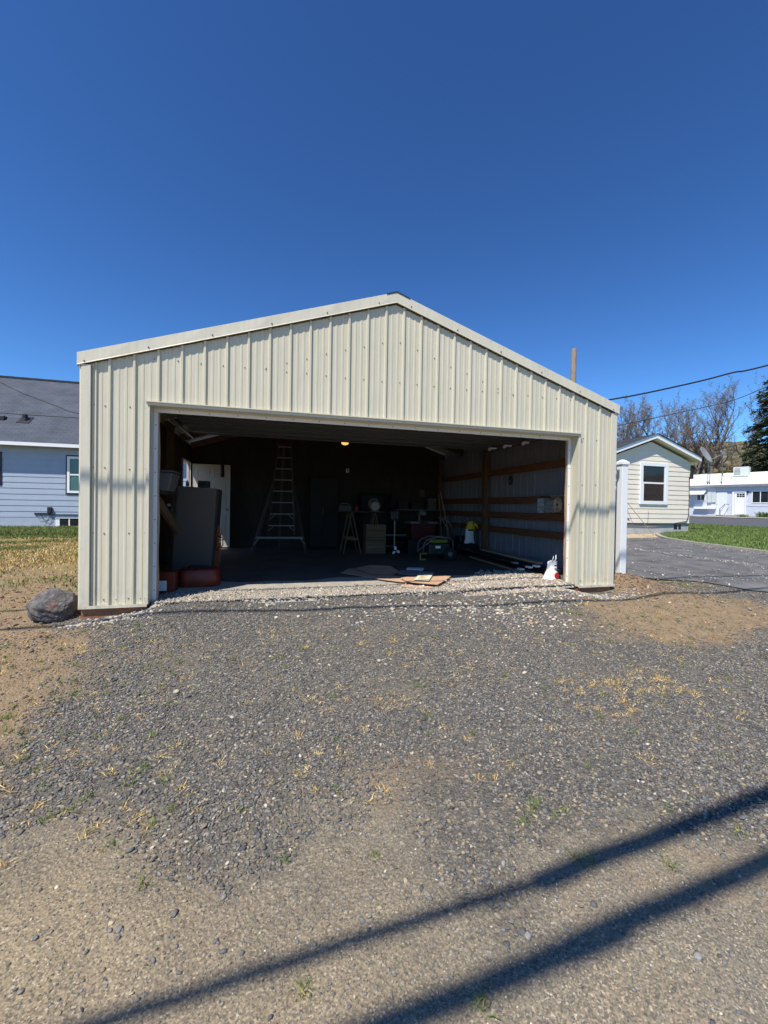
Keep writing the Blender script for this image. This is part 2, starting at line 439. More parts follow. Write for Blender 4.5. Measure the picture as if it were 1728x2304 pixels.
# ---- the ground as one sheet
def axis(segs):
    out = []
    for a, b, st in segs: out += list(np.arange(a, b, st))
    out.append(segs[-1][1]); return np.array(out)
gx = axis([(-600, -200, 100), (-200, -40, 20), (-40, -12, 2), (-12, -3, .25), (-3, -.6, .08), (-.6, 7.6, .04), (7.6, 10, .08), (10, 16, .2), (16, 36, .8), (36, 60, 3), (60, 200, 20), (200, 900, 100)])
gy = axis([(-300, -60, 60), (-60, -12, 6), (-12, -5, .3), (-5, -4.2, .08), (-4.2, .4, .04), (.4, 3, .1), (3, 16, .3), (16, 46, 1.5), (46, 200, 20), (200, 900, 100)])
GX, GY = np.meshgrid(gx, gy, indexing='ij')
GZ = g(GX, GY)
inside = (GX > .08) & (GX < 6.64) & (GY > .1) & (GY < 6.1)
GZ = np.where(inside, -.06, GZ)
V = np.stack([GX, GY, GZ], -1).reshape(-1, 3)
ni, nj = GX.shape
ii, jj = np.meshgrid(np.arange(ni - 1), np.arange(nj - 1), indexing='ij')
a = (ii * nj + jj).ravel(); F = np.stack([a, a + nj, a + nj + 1, a + 1], -1)
lane, dirt, dl, dr = zones(V[:, 0], V[:, 1])
straw = .75 * smooth((V[:, 1] - 1.8 + fbm(V[:, 0] * .7, V[:, 1] * .9) * 9) / 4.5) * (V[:, 0] < 0) * smooth((fbm(V[:, 0] * .7 + 9, V[:, 1] * .7) + .35) * 3)
zcol = np.stack([lane, dirt, straw], -1)

def ground_material():
    mt, n, l, b = _new('gravel_and_dirt_ground')
    b.inputs['Roughness'].default_value = 0.95
    b.inputs['Specular IOR Level'].default_value = 0.15
    at = n.new('ShaderNodeAttribute'); at.attribute_name = 'Col'
    sp = n.new('ShaderNodeSeparateColor'); l.new(at.outputs['Color'], sp.inputs[0])
    tc = n.new('ShaderNodeTexCoord')
    def noise(sc, det=5, ro=.6):
        q = n.new('ShaderNodeTexNoise'); q.inputs['Scale'].default_value = sc; q.inputs['Detail'].default_value = det; q.inputs['Roughness'].default_value = ro
        l.new(tc.outputs['Object'], q.inputs['Vector']); return q
    def ramp(src, stops):
        r = n.new('ShaderNodeValToRGB'); e = r.color_ramp.elements
        e[0].position, e[0].color = stops[0][0], (*stops[0][1], 1)
        e[1].position, e[1].color = stops[-1][0], (*stops[-1][1], 1)
        for p, c in stops[1:-1]:
            q = e.new(p); q.color = (*c, 1)
        l.new(src, r.inputs[0]); return r.outputs[0]
    def mix(f, a_, b_):
        x = n.new('ShaderNodeMix'); x.data_type = 'RGBA'
        l.new(f, x.inputs[0]); l.new(a_, x.inputs[6]); l.new(b_, x.inputs[7]); return x.outputs[2]
    vo = n.new('ShaderNodeTexVoronoi'); vo.inputs['Scale'].default_value = 62; vo.inputs['Randomness'].default_value = 1
    l.new(tc.outputs['Object'], vo.inputs['Vector'])
    sc = n.new('ShaderNodeSeparateColor'); l.new(vo.outputs['Color'], sc.inputs[0])
    vo2 = n.new('ShaderNodeTexVoronoi'); vo2.inputs['Scale'].default_value = 170
    l.new(tc.outputs['Object'], vo2.inputs['Vector'])
    sc2 = n.new('ShaderNodeSeparateColor'); l.new(vo2.outputs['Color'], sc2.inputs[0])
    grav = ramp(sc.outputs[0], [(0, (.075, .075, .08)), (.6, (.135, .13, .13)), (.85, (.19, .175, .155)), (.93, (.28, .24, .19)), (1, (.42, .38, .32))])
    lanec = ramp(sc2.outputs[0], [(0, (.14, .12, .095)), (.25, (.235, .192, .142)), (.7, (.32, .252, .172)), (.94, (.38, .305, .21)), (1, (.48, .42, .34))])
    dirtc = ramp(noise(9, 8, .7).outputs['Fac'], [(.3, (.20, .13, .08)), (.5, (.34, .24, .155)), (.72, (.48, .36, .24))])
    dirtg = mix(noise(60, 4).outputs['Fac'], dirtc, ramp(sc2.outputs[1], [(0, (.12, .10, .08)), (.8, (.25, .19, .13)), (1, (.36, .31, .25))]))
    strawc = ramp(noise(7, 7, .75).outputs['Fac'], [(.32, (.12, .15, .04)), (.45, (.20, .19, .07)), (.58, (.36, .26, .10)), (.72, (.30, .22, .13))])
    # broad tone drift
    xr_ = n.new('ShaderNodeSeparateXYZ'); l.new(tc.outputs['Object'], xr_.inputs[0])
    xf_ = n.new('ShaderNodeMapRange'); xf_.inputs[1].default_value = 1.1; xf_.inputs[2].default_value = 4.4; xf_.inputs[3].default_value = -.32; xf_.inputs[4].default_value = .42; l.new(xr_.outputs['X'], xf_.inputs[0])
    xa_ = n.new('ShaderNodeMath'); xa_.operation = 'ADD'; xa_.use_clamp = True; l.new(noise(1.6, 6).outputs['Fac'], xa_.inputs[0]); l.new(xf_.outputs[0], xa_.inputs[1])
    lane_n = mix(xa_.outputs[0], lanec, ramp(sc2.outputs[0], [(0, (.11, .107, .102)), (.5, (.185, .172, .152)), (.9, (.27, .235, .195)), (1, (.44, .40, .35))]))
    dusty = mix(noise(2.6, 6, .7).outputs['Fac'], grav, lane_n)
    grav = mix(ramp(noise(1.9, 7, .7).outputs['Fac'], [(.42, (0, 0, 0)), (.66, (.8, .8, .8))]), grav, dusty)
    c = mix(sp.outputs['Red'], grav, lane_n)
    c = mix(sp.outputs['Green'], c, dirtg)
    c = mix(sp.outputs['Blue'], c, strawc)
    wm = n.new('ShaderNodeVectorMath'); wm.operation = 'MULTIPLY'; wm.inputs[1].default_value = (1.0, .975, .86); l.new(c, wm.inputs[0]); l.new(wm.outputs[0], b.inputs['Base Color'])
    ad = n.new('ShaderNodeMath'); ad.operation = 'ADD'
    l.new(vo.outputs['Distance'], ad.inputs[0])
    nz = noise(45, 8, .75)
    mu = n.new('ShaderNodeMath'); mu.operation = 'MULTIPLY'; mu.inputs[1].default_value = 1.1
    l.new(nz.outputs['Fac'], mu.inputs[0]); l.new(mu.outputs[0], ad.inputs[1])
    inv = n.new('ShaderNodeMath'); inv.operation = 'MULTIPLY_ADD'; inv.inputs[1].default_value = -.72; inv.inputs[2].default_value = 1.0; l.new(sp.outputs['Red'], inv.inputs[0])
    hm = n.new('ShaderNodeMath'); hm.operation = 'MULTIPLY'; l.new(ad.outputs[0], hm.inputs[0]); l.new(inv.outputs[0], hm.inputs[1])
    bp = n.new('ShaderNodeBump'); bp.inputs['Strength'].default_value = .75; bp.inputs['Distance'].default_value = .02
    l.new(hm.outputs[0], bp.inputs['Height']); l.new(bp.outputs[0], b.inputs['Normal'])
    return mt
MT['ground'] = ground_material()
np_mesh('ground', V, F, 'ground', col=zcol, smooth=True, nv=4, kind='structure')

# ---- loose stones
_ico = None
def ico():
    p = (1 + 5 ** .5) / 2
    v = np.array([(-1, p, 0), (1, p, 0), (-1, -p, 0), (1, -p, 0), (0, -1, p), (0, 1, p), (0, -1, -p), (0, 1, -p), (p, 0, -1), (p, 0, 1), (-p, 0, -1), (-p, 0, 1)], float)
    v /= np.linalg.norm(v[0])
    f = np.array([(0, 11, 5), (0, 5, 1), (0, 1, 7), (0, 7, 10), (0, 10, 11), (1, 5, 9), (5, 11, 4), (11, 10, 2), (10, 7, 6), (7, 1, 8), (3, 9, 4), (3, 4, 2), (3, 2, 6), (3, 6, 8), (3, 8, 9), (4, 9, 5), (2, 4, 11), (6, 2, 10), (8, 6, 7), (9, 8, 1)])
    return v, f
def stones(name, P, size, col, mat, flat=.45, jag=.28, tilt=.45, sink=.2, smooth=False, **tags):
    N = len(P); v, f = ico()
    Vv = v[None] * (1 + R.uniform(-jag, jag, (N, 12, 1)))
    sx = size[:, None] * R.uniform(.8, 1.25, (N, 1)); sy = size[:, None] * R.uniform(.55, .95, (N, 1)); sz = size[:, None] * flat * R.uniform(.7, 1.4, (N, 1))
    Vv = Vv * np.stack([sx, sy, sz], -1) * .5
    a = R.uniform(0, 2 * np.pi, N); t = R.normal(0, tilt, N); t2 = R.normal(0, tilt, N)
    x, y, z = Vv[..., 0], Vv[..., 1], Vv[..., 2]
    c, s = np.cos(t)[:, None], np.sin(t)[:, None]; y, z = y * c - z * s, y * s + z * c
    c, s = np.cos(t2)[:, None], np.sin(t2)[:, None]; x, z = x * c - z * s, x * s + z * c
    c, s = np.cos(a)[:, None], np.sin(a)[:, None]; x, y = x * c - y * s, x * s + y * c
    zz = P[:, 2] + size * flat * (.5 - sink)
    Vv = np.stack([x + P[:, 0:1], y + P[:, 1:2], z + zz[:, None]], -1).reshape(-1, 3)
    F = (f[None] + (np.arange(N) * 12)[:, None, None]).reshape(-1, 3)
    return np_mesh(name, Vv, F, mat, col=np.repeat(col, 12, 0), smooth=smooth, **tags)
MT['stone'] = M_attr('crushed_basalt', rough=.85, var=.2, vscale=150)
MT['pebble'] = M_attr('river_pebble', rough=.6, var=.15, vscale=80)
def palette(N, cols, w, jit=.14):
    c = np.array(cols)[R.choice(len(cols), N, p=np.array(w) / sum(w))]
    return np.clip(c * (1 + R.normal(0, jit, (N, 1))), .01, .9)
BAS = [(.100, .098, .095), (.150, .146, .138), (.21, .20, .18), (.235, .19, .135), (.34, .27, .18), (.48, .42, .33)]
# crushed gravel fan in front of the garage
N = 360000
X = R.uniform(-.9, 9.2, N); Y = R.uniform(-4.3, .35, N)
lane, dirt, dl, dr = zones(X, Y)
clump = np.clip(.72 + fbm(X * 1.7 + 70, Y * 1.7) * 2.2, .12, 1)
dens = (1 - lane) * (1 - dirt * .88) * clump + lane * (.26 + .25 * smooth((X - 2.2) / 1.5)) + .03
fade = np.clip(1.15 - np.hypot(X - 2, Y + 3) * .055, .5, 1)
keep = (R.rand(N) < dens * fade) & ~((X > .63) & (X < 6.1) & (Y > .06 + .10 * R.rand(N))) & ~((X > -.02) & (X < 6.75) & (Y > -.01) & ((X < .66) | (X > 6.05)))
X, Y, lane = X[keep], Y[keep], lane[keep]; N = len(X)
size = R.gamma(8, .0020, N) * np.where(lane > .5, R.choice([.45, 1.0], N, p=[.95, .05]), 1.0)
size = np.clip(size, .005, .045)
stones('gravel', np.stack([X, Y, g(X, Y)], -1), size, palette(N, BAS, [28, 32, 18, 13, 8, 2]) * np.where(lane > .5, 1.15, .93)[:, None], 'stone', flat=.36, tilt=.34, kind='stuff',
       label='dark grey crushed basalt gravel spread over the drive', cat='gravel')
# pale river pebbles
def blob(cx, cy, sx, sy, n): return np.stack([R.normal(cx, sx, n), R.normal(cy, sy, n)], -1)
PB = np.concatenate([blob(4.35, -.58, .55, .17, 430), blob(3.3, -.45, .5, .16, 110), blob(4.75, -.95, .28, .14, 130), blob(5.4, -.34, .4, .14, 170), blob(6.25, -.26, .32, .08, 300), blob(6.9, -.3, .2, .1, 40),
                     blob(.38, -.14, .2, .05, 230), blob(.0, -.12, .1, .06, 40), blob(2.2, -.15, .7, .1, 50), blob(3.4, -1.2, 1.6, .7, 60)])
PB = PB[(PB[:, 1] < -.02) & (PB[:, 0] > -.3)]
N = len(PB)
stones('river_pebbles', np.c_[PB, g(PB[:, 0], PB[:, 1])], np.clip(R.gamma(8, .0043, N), .013, .052),
       palette(N, [(.54, .47, .36), (.42, .35, .25), (.28, .27, .255), (.17, .17, .17), (.40, .26, .16)], [26, 26, 26, 16, 6]), 'pebble', flat=.5, jag=.08, tilt=.2, smooth=True, kind='stuff',
       label='pale rounded river pebbles scattered by the garage opening', cat='pebbles')
# sandy gravel strip just inside the opening, on the slab edge
N = 15000
X = R.uniform(.7, 6.02, N); Y = -.04 + np.abs(R.normal(0, .10, N)) + R.rand(N) ** 3 * .5
rgt = smooth((X - 4.4) / 1.0)
k = R.rand(N) < (.6 + rgt * .4)
X, Y, rgt = X[k], Y[k], rgt[k]
Y = Y + rgt * R.rand(len(X)) * .85
N = len(X)
stones('sandy_rubble', np.stack([X, Y, .008 + rgt * .03 * R.rand(N)], -1), np.clip(R.gamma(6, .0032, N) * (1 + rgt * 1.1), .006, .05),
       palette(N, [(.42, .36, .27), (.33, .28, .22), (.24, .22, .2), (.55, .5, .42)], [40, 30, 20, 10]), 'stone', flat=.5, kind='stuff',
       label='sandy pale rubble along the edge of the concrete floor', cat='rubble')
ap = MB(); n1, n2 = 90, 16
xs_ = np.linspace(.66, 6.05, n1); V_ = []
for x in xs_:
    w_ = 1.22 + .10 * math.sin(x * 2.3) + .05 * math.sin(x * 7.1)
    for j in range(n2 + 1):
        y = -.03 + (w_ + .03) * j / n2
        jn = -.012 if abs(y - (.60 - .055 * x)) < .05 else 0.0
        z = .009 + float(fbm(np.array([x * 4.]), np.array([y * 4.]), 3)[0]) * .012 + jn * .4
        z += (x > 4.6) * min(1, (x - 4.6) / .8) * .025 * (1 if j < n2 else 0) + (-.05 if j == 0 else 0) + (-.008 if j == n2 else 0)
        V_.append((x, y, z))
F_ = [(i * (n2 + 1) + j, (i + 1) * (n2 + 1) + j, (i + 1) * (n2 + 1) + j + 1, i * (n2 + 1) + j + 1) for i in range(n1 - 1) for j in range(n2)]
np_mesh('apron_lit_strip', np.array(V_), np.array(F_), 'concrete', smooth=True, nv=4, kind='structure')  # pale apron concrete carried on to shadow edge: sunlit tone in the colour
N = 5200
X = R.uniform(4.3, 6.06, N); Y = R.uniform(-.16, .55, N)
stones('rubble_edge', np.stack([X, Y, np.where(Y > -.02, .022, g(X, Y))], -1), np.clip(R.gamma(6, .0045, N), .006, .055),
       palette(N, [(.42, .36, .27), (.33, .28, .22), (.22, .21, .2), (.55, .5, .42), (.40, .26, .16)], [36, 28, 16, 12, 8]), 'stone', flat=.5, kind='stuff', label='coarse tan rubble at the right end of the opening', cat='rubble')
# stones on the side drive
N = 60000
X = R.uniform(7.6, 15, N); Y = R.uniform(-2.5, 7.5, N)
edge = np.interp(Y, [-3, 2.46, 4.57, 5.67, 6.9], [13.8, 13.87, 14.16, 14.43, 15.3])
line = np.exp(-((X - (11.3 + .12 * (3 - Y))) / .16) ** 2) * .9
dens = .02 + .20 * np.exp(-((edge - X) / .5) ** 2) + line * .75 + .09 * np.exp(-((Y - .3) / .5) ** 2)
k = (R.rand(N) < dens) & (X < edge - .05)
X, Y = X[k], Y[k]; N = len(X)
stones('drive_stones', np.stack([X, Y, g(X, Y) + .019], -1), np.clip(R.gamma(6, .0045, N), .010, .05),
       palette(N, [(.14, .145, .16), (.32, .29, .25), (.46, .43, .38), (.26, .22, .17)], [35, 32, 15, 18]), 'stone', flat=.5, kind='stuff',
       label='pale loose stones along the edges of the side drive', cat='stones')

# ---- boundaries right of the garage, drawn as strips over the ground sheet
def strip(name, ys, xl, xr, mat, lift, nx=12, kind='structure', sub=None):
    V = []; F = []
    for y in ys:
        a_, b_ = xl(y), xr(y)
        for i in range(nx + 1): V.append((a_ + (b_ - a_) * i / nx, y, 0))
    V = np.array(V, float); V[:, 2] = g(V[:, 0], V[:, 1]) + lift
    for j in range(len(ys) - 1):
        for i in range(nx):
            q = j * (nx + 1) + i; F.append((q, q + 1, q + nx + 2, q + nx + 1))
    return np_mesh(name, V, F, mat, smooth=True, nv=4, kind=kind)
LY = [-30, -10, -2, 2.46, 4.57, 5.67, 6.3, 6.9, 7.3]; LX = [13.8, 13.8, 13.8, 13.87, 14.16, 14.43, 14.85, 15.4, 16.2]
lawn_l = lambda y: float(np.interp(y, LY + [7.31, 30], LX + [17.62, 17.62]))
road_l = lambda y: 23.75 - (y - 8.5) * .09
road_r = lambda y: 39.2 - (y - 24) * .28
wob = lambda y, s, am: float(fbm(np.array([y * 1.7 + s]), np.array([s * 3.1]), 3)[0]) * am
MT['drive'] = M('grey_side_drive', (.105, .104, .105), rough=.9, var=.35, vscale=2.2, bump=.35, bscale=110, col2=(.175, .170, .160))
MT['asphalt'] = M('street_asphalt', (.085, .087, .095), rough=.9, var=.15, vscale=3, bump=.4, bscale=80)
MT['lawnsoil'] = M('lawn_turf', (.095, .14, .035), rough=.95, var=.3, vscale=3.5, bump=.6, bscale=30, col2=(.13, .195, .04))
MT['ochre'] = M('ochre_gravel_bed', (.40, .31, .17), rough=.95, var=.25, vscale=12, bump=.7, bscale=40, col2=(.55, .44, .28))
ys = list(np.arange(-12, 16.01, .12))
strip('side_drive', ys, lambda y: float(np.interp(y, [-12, -1.5, -.6, .2, .7, 1.4, 16], [12, 10.6, 9.2, 8.6, 7.85, 7.6, 7.6])) + wob(y, 3, .9), lambda y: min(lawn_l(y), 15.2 if y < 7.3 else 13.0) - .12 + wob(y, 8, .1), 'drive', .018, nx=40)
strip('gravel_bed', list(np.arange(6.2, 7.31, .1)), lambda y: 13.0 + wob(y, 2, .4) + (7.3 - y) * .35, lambda y: lawn_l(min(y, 7.28)) + .1, 'ochre', .024, nx=10)
strip('road', list(np.arange(-40, 70, 1.5)), lambda y: road_l(y) + .25, lambda y: road_r(y), 'asphalt', .02, nx=10)
strip('sidewalk', list(np.arange(-40, 70, 1.5)), lambda y: road_r(y) + .02, lambda y: road_r(y) + 1.2, 'concrete', .07, nx=2)
lawn_y = list(np.arange(-16, 26, .25))
strip('lawn', lawn_y, lambda y: lawn_l(y) + .1, road_l, 'lawnsoil', .05, nx=30)
# kerb round the lawn
kb = MB(); prev = None
for y, x in zip(LY, LX):
    pass
kx = [(float(np.interp(y, LY, LX)), float(y)) for y in np.arange(-16, 7.2, .25)]
for (xa, ya), (xb_, yb) in zip(kx[:-1], kx[1:]):
    za = gz(xa, ya); zb = gz(xb_, yb)
    d = Vector((xb_ - xa, yb - ya, 0)).normalized(); s_ = Vector((d.y, -d.x, 0)) * .06
    A = Vector((xa, ya, 0)); B = Vector((xb_, yb, 0)); up = .085
    kb.add([A - s_ + Vector((0, 0, za - .1)), A + s_ + Vector((0, 0, za - .1)), A + s_ + Vector((0, 0, za + up)), A - s_ + Vector((0, 0, za + up)),
            B - s_ + Vector((0, 0, zb - .1)), B + s_ + Vector((0, 0, zb - .1)), B + s_ + Vector((0, 0, zb + up)), B - s_ + Vector((0, 0, zb + up))],
           [(3, 2, 6, 7), (0, 3, 7, 4), (1, 5, 6, 2)])
kb.build('kerb', 'concrete', kind='structure')

# ---- blades: grass, weeds, straw
MT['blade'] = M_attr('grass_blades', rough=.6, var=.15, vscale=30)
def blades(name, P, h, w, col, lean=.5, **tags):
    N = len(P); a = R.uniform(0, 2 * np.pi, N); a2 = R.uniform(0, 2 * np.pi, N); ln = np.abs(R.normal(lean, lean * .5, N)) * h
    dx, dy = np.cos(a) * w / 2, np.sin(a) * w / 2; lx, ly = np.cos(a2) * ln, np.sin(a2) * ln
    z = P[:, 2]; v0 = np.stack([P[:, 0] - dx, P[:, 1] - dy, z - .005], -1); v1 = np.stack([P[:, 0] + dx, P[:, 1] + dy, z - .005], -1)
    v2 = np.stack([P[:, 0] + dx * .8 + lx * .35, P[:, 1] + dy * .8 + ly * .35, z + h * .6], -1); v3 = np.stack([P[:, 0] - dx * .8 + lx * .35, P[:, 1] - dy * .8 + ly * .35, z + h * .6], -1)
    v4 = np.stack([P[:, 0] + lx, P[:, 1] + ly, z + h * .9], -1)
    V = np.stack([v0, v1, v2, v3, v4], 1).reshape(-1, 3); o = (np.arange(N) * 5)[:, None]
    F = np.concatenate([o + [0, 1, 2], o + [0, 2, 3], o + [3, 2, 4]], 0)
    return np_mesh(name, V, F, 'blade', col=np.repeat(col, 5, 0), **tags)
GREEN = [(.10, .17, .03), (.14, .22, .045), (.07, .12, .03)]; STRAW = [(.66, .46, .17), (.58, .35, .12), (.70, .54, .27)]
OLIVE = [(.20, .20, .05), (.28, .25, .07)]
def tufts(centres, per, spread, h):
    c = np.repeat(np.array(centres, float)[:, :2], per, 0); N = len(c)
    P = c + R.normal(0, spread, (N, 2)); return np.c_[P, g(P[:, 0], P[:, 1])]
# green weeds in the gravel
wc = [(.33, -1.86), (.47, -2.0), (.2, -1.7), (.55, -2.15), (1.36, -2.78), (1.42, -2.70), (.86, -2.04), (.87, -2.66), (.95, -2.62), (1.0, -2.55), (5.37, -.82), (5.45, -.86), (5.3, -.8), (3.15, -3.15), (3.2, -3.12), (3.28, -3.2), (3.1, -3.2), (3.35, -3.18), (3.21, -3.42), (3.26, -3.46),
      (5.87, -2.39), (5.95, -2.3), (5.7, -2.1), (5.6, -2.0), (.28, -.3), (.35, -.33), (.62, -.35), (1.9, -1.3), (2.9, -2.4), (4.4, -2.3), (4.9, -2.4), (1.2, -2.1), (.7, -1.4), (3.8, -1.9), (8.3, .45), (8.5, .4), (8.7, .5), (8.1, .3), (8.9, .2), (8.6, .1), (9.2, .35), (8.4, .15),
      (6.2, -1.6), (7.1, -1.1), (6.7, -1.4), (7.8, -.5), (6.0, -1.0), (2.0, -3.6), (4.1, -3.5), (3.6, -3.55), (2.55, -3.8), (3.9, -3.3)]
wc = wc + [(R.uniform(-.6, 1.2), R.uniform(-2.8, -.3)) for _ in range(80)] + [(R.uniform(5.0, 9.2), R.uniform(-2.6, -.5)) for _ in range(60)] + [(R.uniform(7.9, 9.4), R.uniform(-.1, .75)) for _ in range(70)] + [(R.uniform(1, 5), R.uniform(-3.2, -.6)) for _ in range(34)]
Pw = tufts(wc, 26, .015, 0); N = len(Pw)
blades('weeds', Pw, R.uniform(.008, .03, N), R.uniform(.002, .0055, N), palette(N, GREEN + OLIVE, [3, 3, 2, 2, 1]), lean=1.6, kind='stuff', label='small green weeds growing through the gravel', cat='weeds')
sc_ = [(2.76, -2.04), (2.70, -2.0), (2.82, -2.1), (2.65, -2.06), (2.72, -2.12), (2.86, -2.03), (4.23, -2.05), (4.3, -2.1), (4.42, -2.17), (4.5, -2.2), (4.6, -2.15), (4.72, -2.2), (4.94, -2.22), (5.0, -2.2), (5.08, -2.17), (5.15, -2.2), (4.9, -2.3), (5.05, -2.28), (4.23, -2.45), (4.05, -2.3), (4.1, -2.42),
       (1.43, -2.56), (1.46, -2.6), (1.2, -2.65), (1.28, -2.7), (5.56, -2.29), (3.5, -1.5), (3.9, -1.8), (3.0, -1.6), (3.3, -1.9), (5.35, -.78), (1.9, -2.4), (2.3, -2.5), (2.5, -2.3), (.5, -2.1), (.4, -2.45), (4.75, -2.5), (4.3, -2.55)]
sc_ = sc_ + [(R.uniform(4.15, 5.25), R.normal(-2.28, .12)) for _ in range(64)] + [(R.uniform(-.7, .8), R.uniform(-2.9, -.2)) for _ in range(90)] + [(R.uniform(.6, 6.0), R.uniform(-3.0, -.5)) for _ in range(170)] + [(R.uniform(5.5, 8.5), R.uniform(-1.8, -.3)) for _ in range(30)]
Pw = tufts(sc_, 22, .016, 0); N = len(Pw)
blades('dry_grass', Pw, R.uniform(.006, .022, N), R.uniform(.002, .005, N), palette(N, STRAW + OLIVE, [4, 3, 3, 1, 1]), lean=2.2, kind='stuff', label='straw coloured dead grass tufts lying on the gravel', cat='dead grass')
# left yard grass
N = 120000
X = R.uniform(-9.5, -.05, N); Y = .6 + 12.6 * R.rand(N) ** .9
gm = fbm(X * .7 + 3, Y * .9, 4)
band = smooth((Y - 8.8 + gm * 3) / 1.2) * .9
mid = smooth((Y - 1.5 + gm * 8) / 3.2) * smooth((9.2 - Y) / .6 + 1)
bare = smooth((.05 - np.hypot((X + 5.6) / 2.0, (Y - 8.2) / .6) + .9) * 3)
low = .09 + .50 * smooth((fbm(X * 1.5 + 60, Y * 2.0) - .06) * 9)
dens = np.clip(band + mid * smooth((gm + .28) * 4) * .8 + low, 0, 1) * (1 - bare * (Y < 9))
k = R.rand(N) < dens
X, Y, gm = X[k], Y[k], gm[k]; N = len(X)
gfac = np.clip(smooth((Y - 9.0) / .8) + smooth((fbm(X * .8 + 30, Y * 1.3) + .10) * 6) * .85 + .14, 0, 1)
cg = palette(N, GREEN + OLIVE, [3, 4, 2, 2, 2]); cs = palette(N, STRAW + OLIVE, [4, 3, 2, 1, 1])
col = np.where((R.rand(N) < gfac)[:, None], cg, cs) * np.array([.86, .86, .95])
blades('yard_grass', np.stack([X, Y, g(X, Y)], -1), R.uniform(.03, .09, N) * np.where(Y > 9.6, 1.6, .7), R.uniform(.008, .018, N), col, lean=.9, kind='stuff', label='patchy green and straw yellow grass in the side yard', cat='grass')
# lawn blades
N = 70000
Y = R.uniform(-4, 13, N); X = R.uniform(13.8, 24, N)
k = (X > np.interp(Y, LY + [7.31, 30], LX + [17.62, 17.62]) + .06) & (X < 23.7 - (Y - 8.5) * .09)
X, Y = X[k], Y[k]; N = len(X)
blades('lawn_grass', np.stack([X, Y, g(X, Y) + .05], -1), R.uniform(.03, .07, N), R.uniform(.012, .025, N), palette(N, [(.105, .16, .035), (.13, .185, .05), (.165, .20, .065)], [3, 3, 1], jit=.12), lean=.5, kind='stuff', label='short mown green lawn inside the kerb', cat='lawn')
# twigs / chips of bark on the dirt
N = 2600
X = np.concatenate([R.uniform(-1.6, .1, N // 2), R.normal(7.0, .55, N - N // 2)]); Y = np.concatenate([R.uniform(-1, 3.4, N // 2), R.normal(.0, .3, N - N // 2)])
k = (X < -.02) | (X > 6.75); X, Y = X[k], Y[k]; N = len(X)
stones('dirt_clods', np.stack([X, Y, g(X, Y)], -1), np.clip(R.gamma(4, .006, N), .008, .06), palette(N, [(.22, .14, .085), (.30, .20, .12), (.16, .10, .065)], [4, 4, 2]), 'stone', flat=.5, kind='stuff', label='orange brown dirt clods and bark chips beside the garage', cat='dirt clods')

# ------------------------------------------------------------------ the garage
W, H, RISE, D = 6.715, 2.50, 1.10, 6.2
OX0, OX1, OH = 0.64, 6.075, 2.125            # the big opening
zt = lambda x: H + RISE * (1 - abs(x - W / 2) / (W / 2))
gar = thing('garage', 'beige ribbed steel garage with a gable roof and its wide front door raised open', 'garage', (W / 2, 0, 0))
RIB0, PITCHX = .262, .2288
def profile(x0, x1, extra=()):
    """(x, depth) samples of the ribbed sheet between x0 and x1"""
    pts = {}
    k = int(math.floor((x0 - RIB0) / PITCHX)) - 1
    x = RIB0 + k * PITCHX
    while x < x1 + PITCHX:
        for dx, dp in ((-.020, 0), (-.010, .021), (.010, .021), (.020, 0)): pts[round(x + dx, 5)] = dp
        for c in (.078, .150):
            for dx, dp in ((-.015, 0), (-.009, .0035), (.009, .0035), (.015, 0)): pts[round(x + c + dx, 5)] = dp
        x += PITCHX
    keys = sorted(pts)
    f = lambda q: float(np.interp(q, keys, [pts[c] for c in keys]))
    xs = sorted(set([c for c in keys if x0 < c < x1] + [x0, x1] + [e for e in extra if x0 < e < x1]))
    return [(c, f(c)) for c in xs]
fw = MB()
pr = profile(.02, W, (OX0, OX1, W / 2))
def fw_strip(a, b, za0, zb0, za1, zb1):
    fw.quad((a[0], -a[1], za0), (b[0], -b[1], zb0), (b[0], -b[1], zb1), (a[0], -a[1], za1))
for a, b in zip(pr[:-1], pr[1:]):
    mid = (a[0] + b[0]) / 2
    zb = OH if OX0 < mid < OX1 else 0.0
    fw_strip(a, b, zb, zb, zt(a[0]) - .02, zt(b[0]) - .02)
for xl in (.135,):
    fw.add([(xl - .012, -.001, 0), (xl, -.016, 0), (xl + .008, -.016, 0), (xl + .014, -.001, 0)] + [(xl - .012, -.001, zt(xl) - .02), (xl, -.016, zt(xl) - .02), (xl + .008, -.016, zt(xl) - .02), (xl + .014, -.001, zt(xl) - .02)], [(0, 1, 5, 4), (1, 2, 6, 5), (2, 3, 7, 6)])
fw.k = 1
def screw(x, z, dep=0.0):
    fw.lathe((0, 0, 0), [(.0078, 0), (.0078, .0025), (.0045, .004), (.0045, .008)], n=7,
             T=lambda p: Vector((x + p.x, -dep - p.z, z + p.y)))
for i in range(28):
    x = RIB0 + i * PITCHX - .042
    if x < OX0 or x > OX1:
        for z in (.065, .76, 1.44, 2.09):
            screw(x, z + rnd.uniform(-.008, .008))
        if x < OX0: screw(x + .115, .06)
    else:
        screw(x, OH + .50 + rnd.uniform(-.006, .006)); screw(x, OH + .035, .004)
        if zt(x) > 3.05 and i % 1 == 0: screw(x, zt(x) - .45 + rnd.uniform(-.01, .01))
for z in (.06, .76, 1.44, 2.09): screw(.122, z); screw(OX0 - .035, z, 0)
fw.build('front_wall', ['panel', 'screw'], gar, recalc=False)
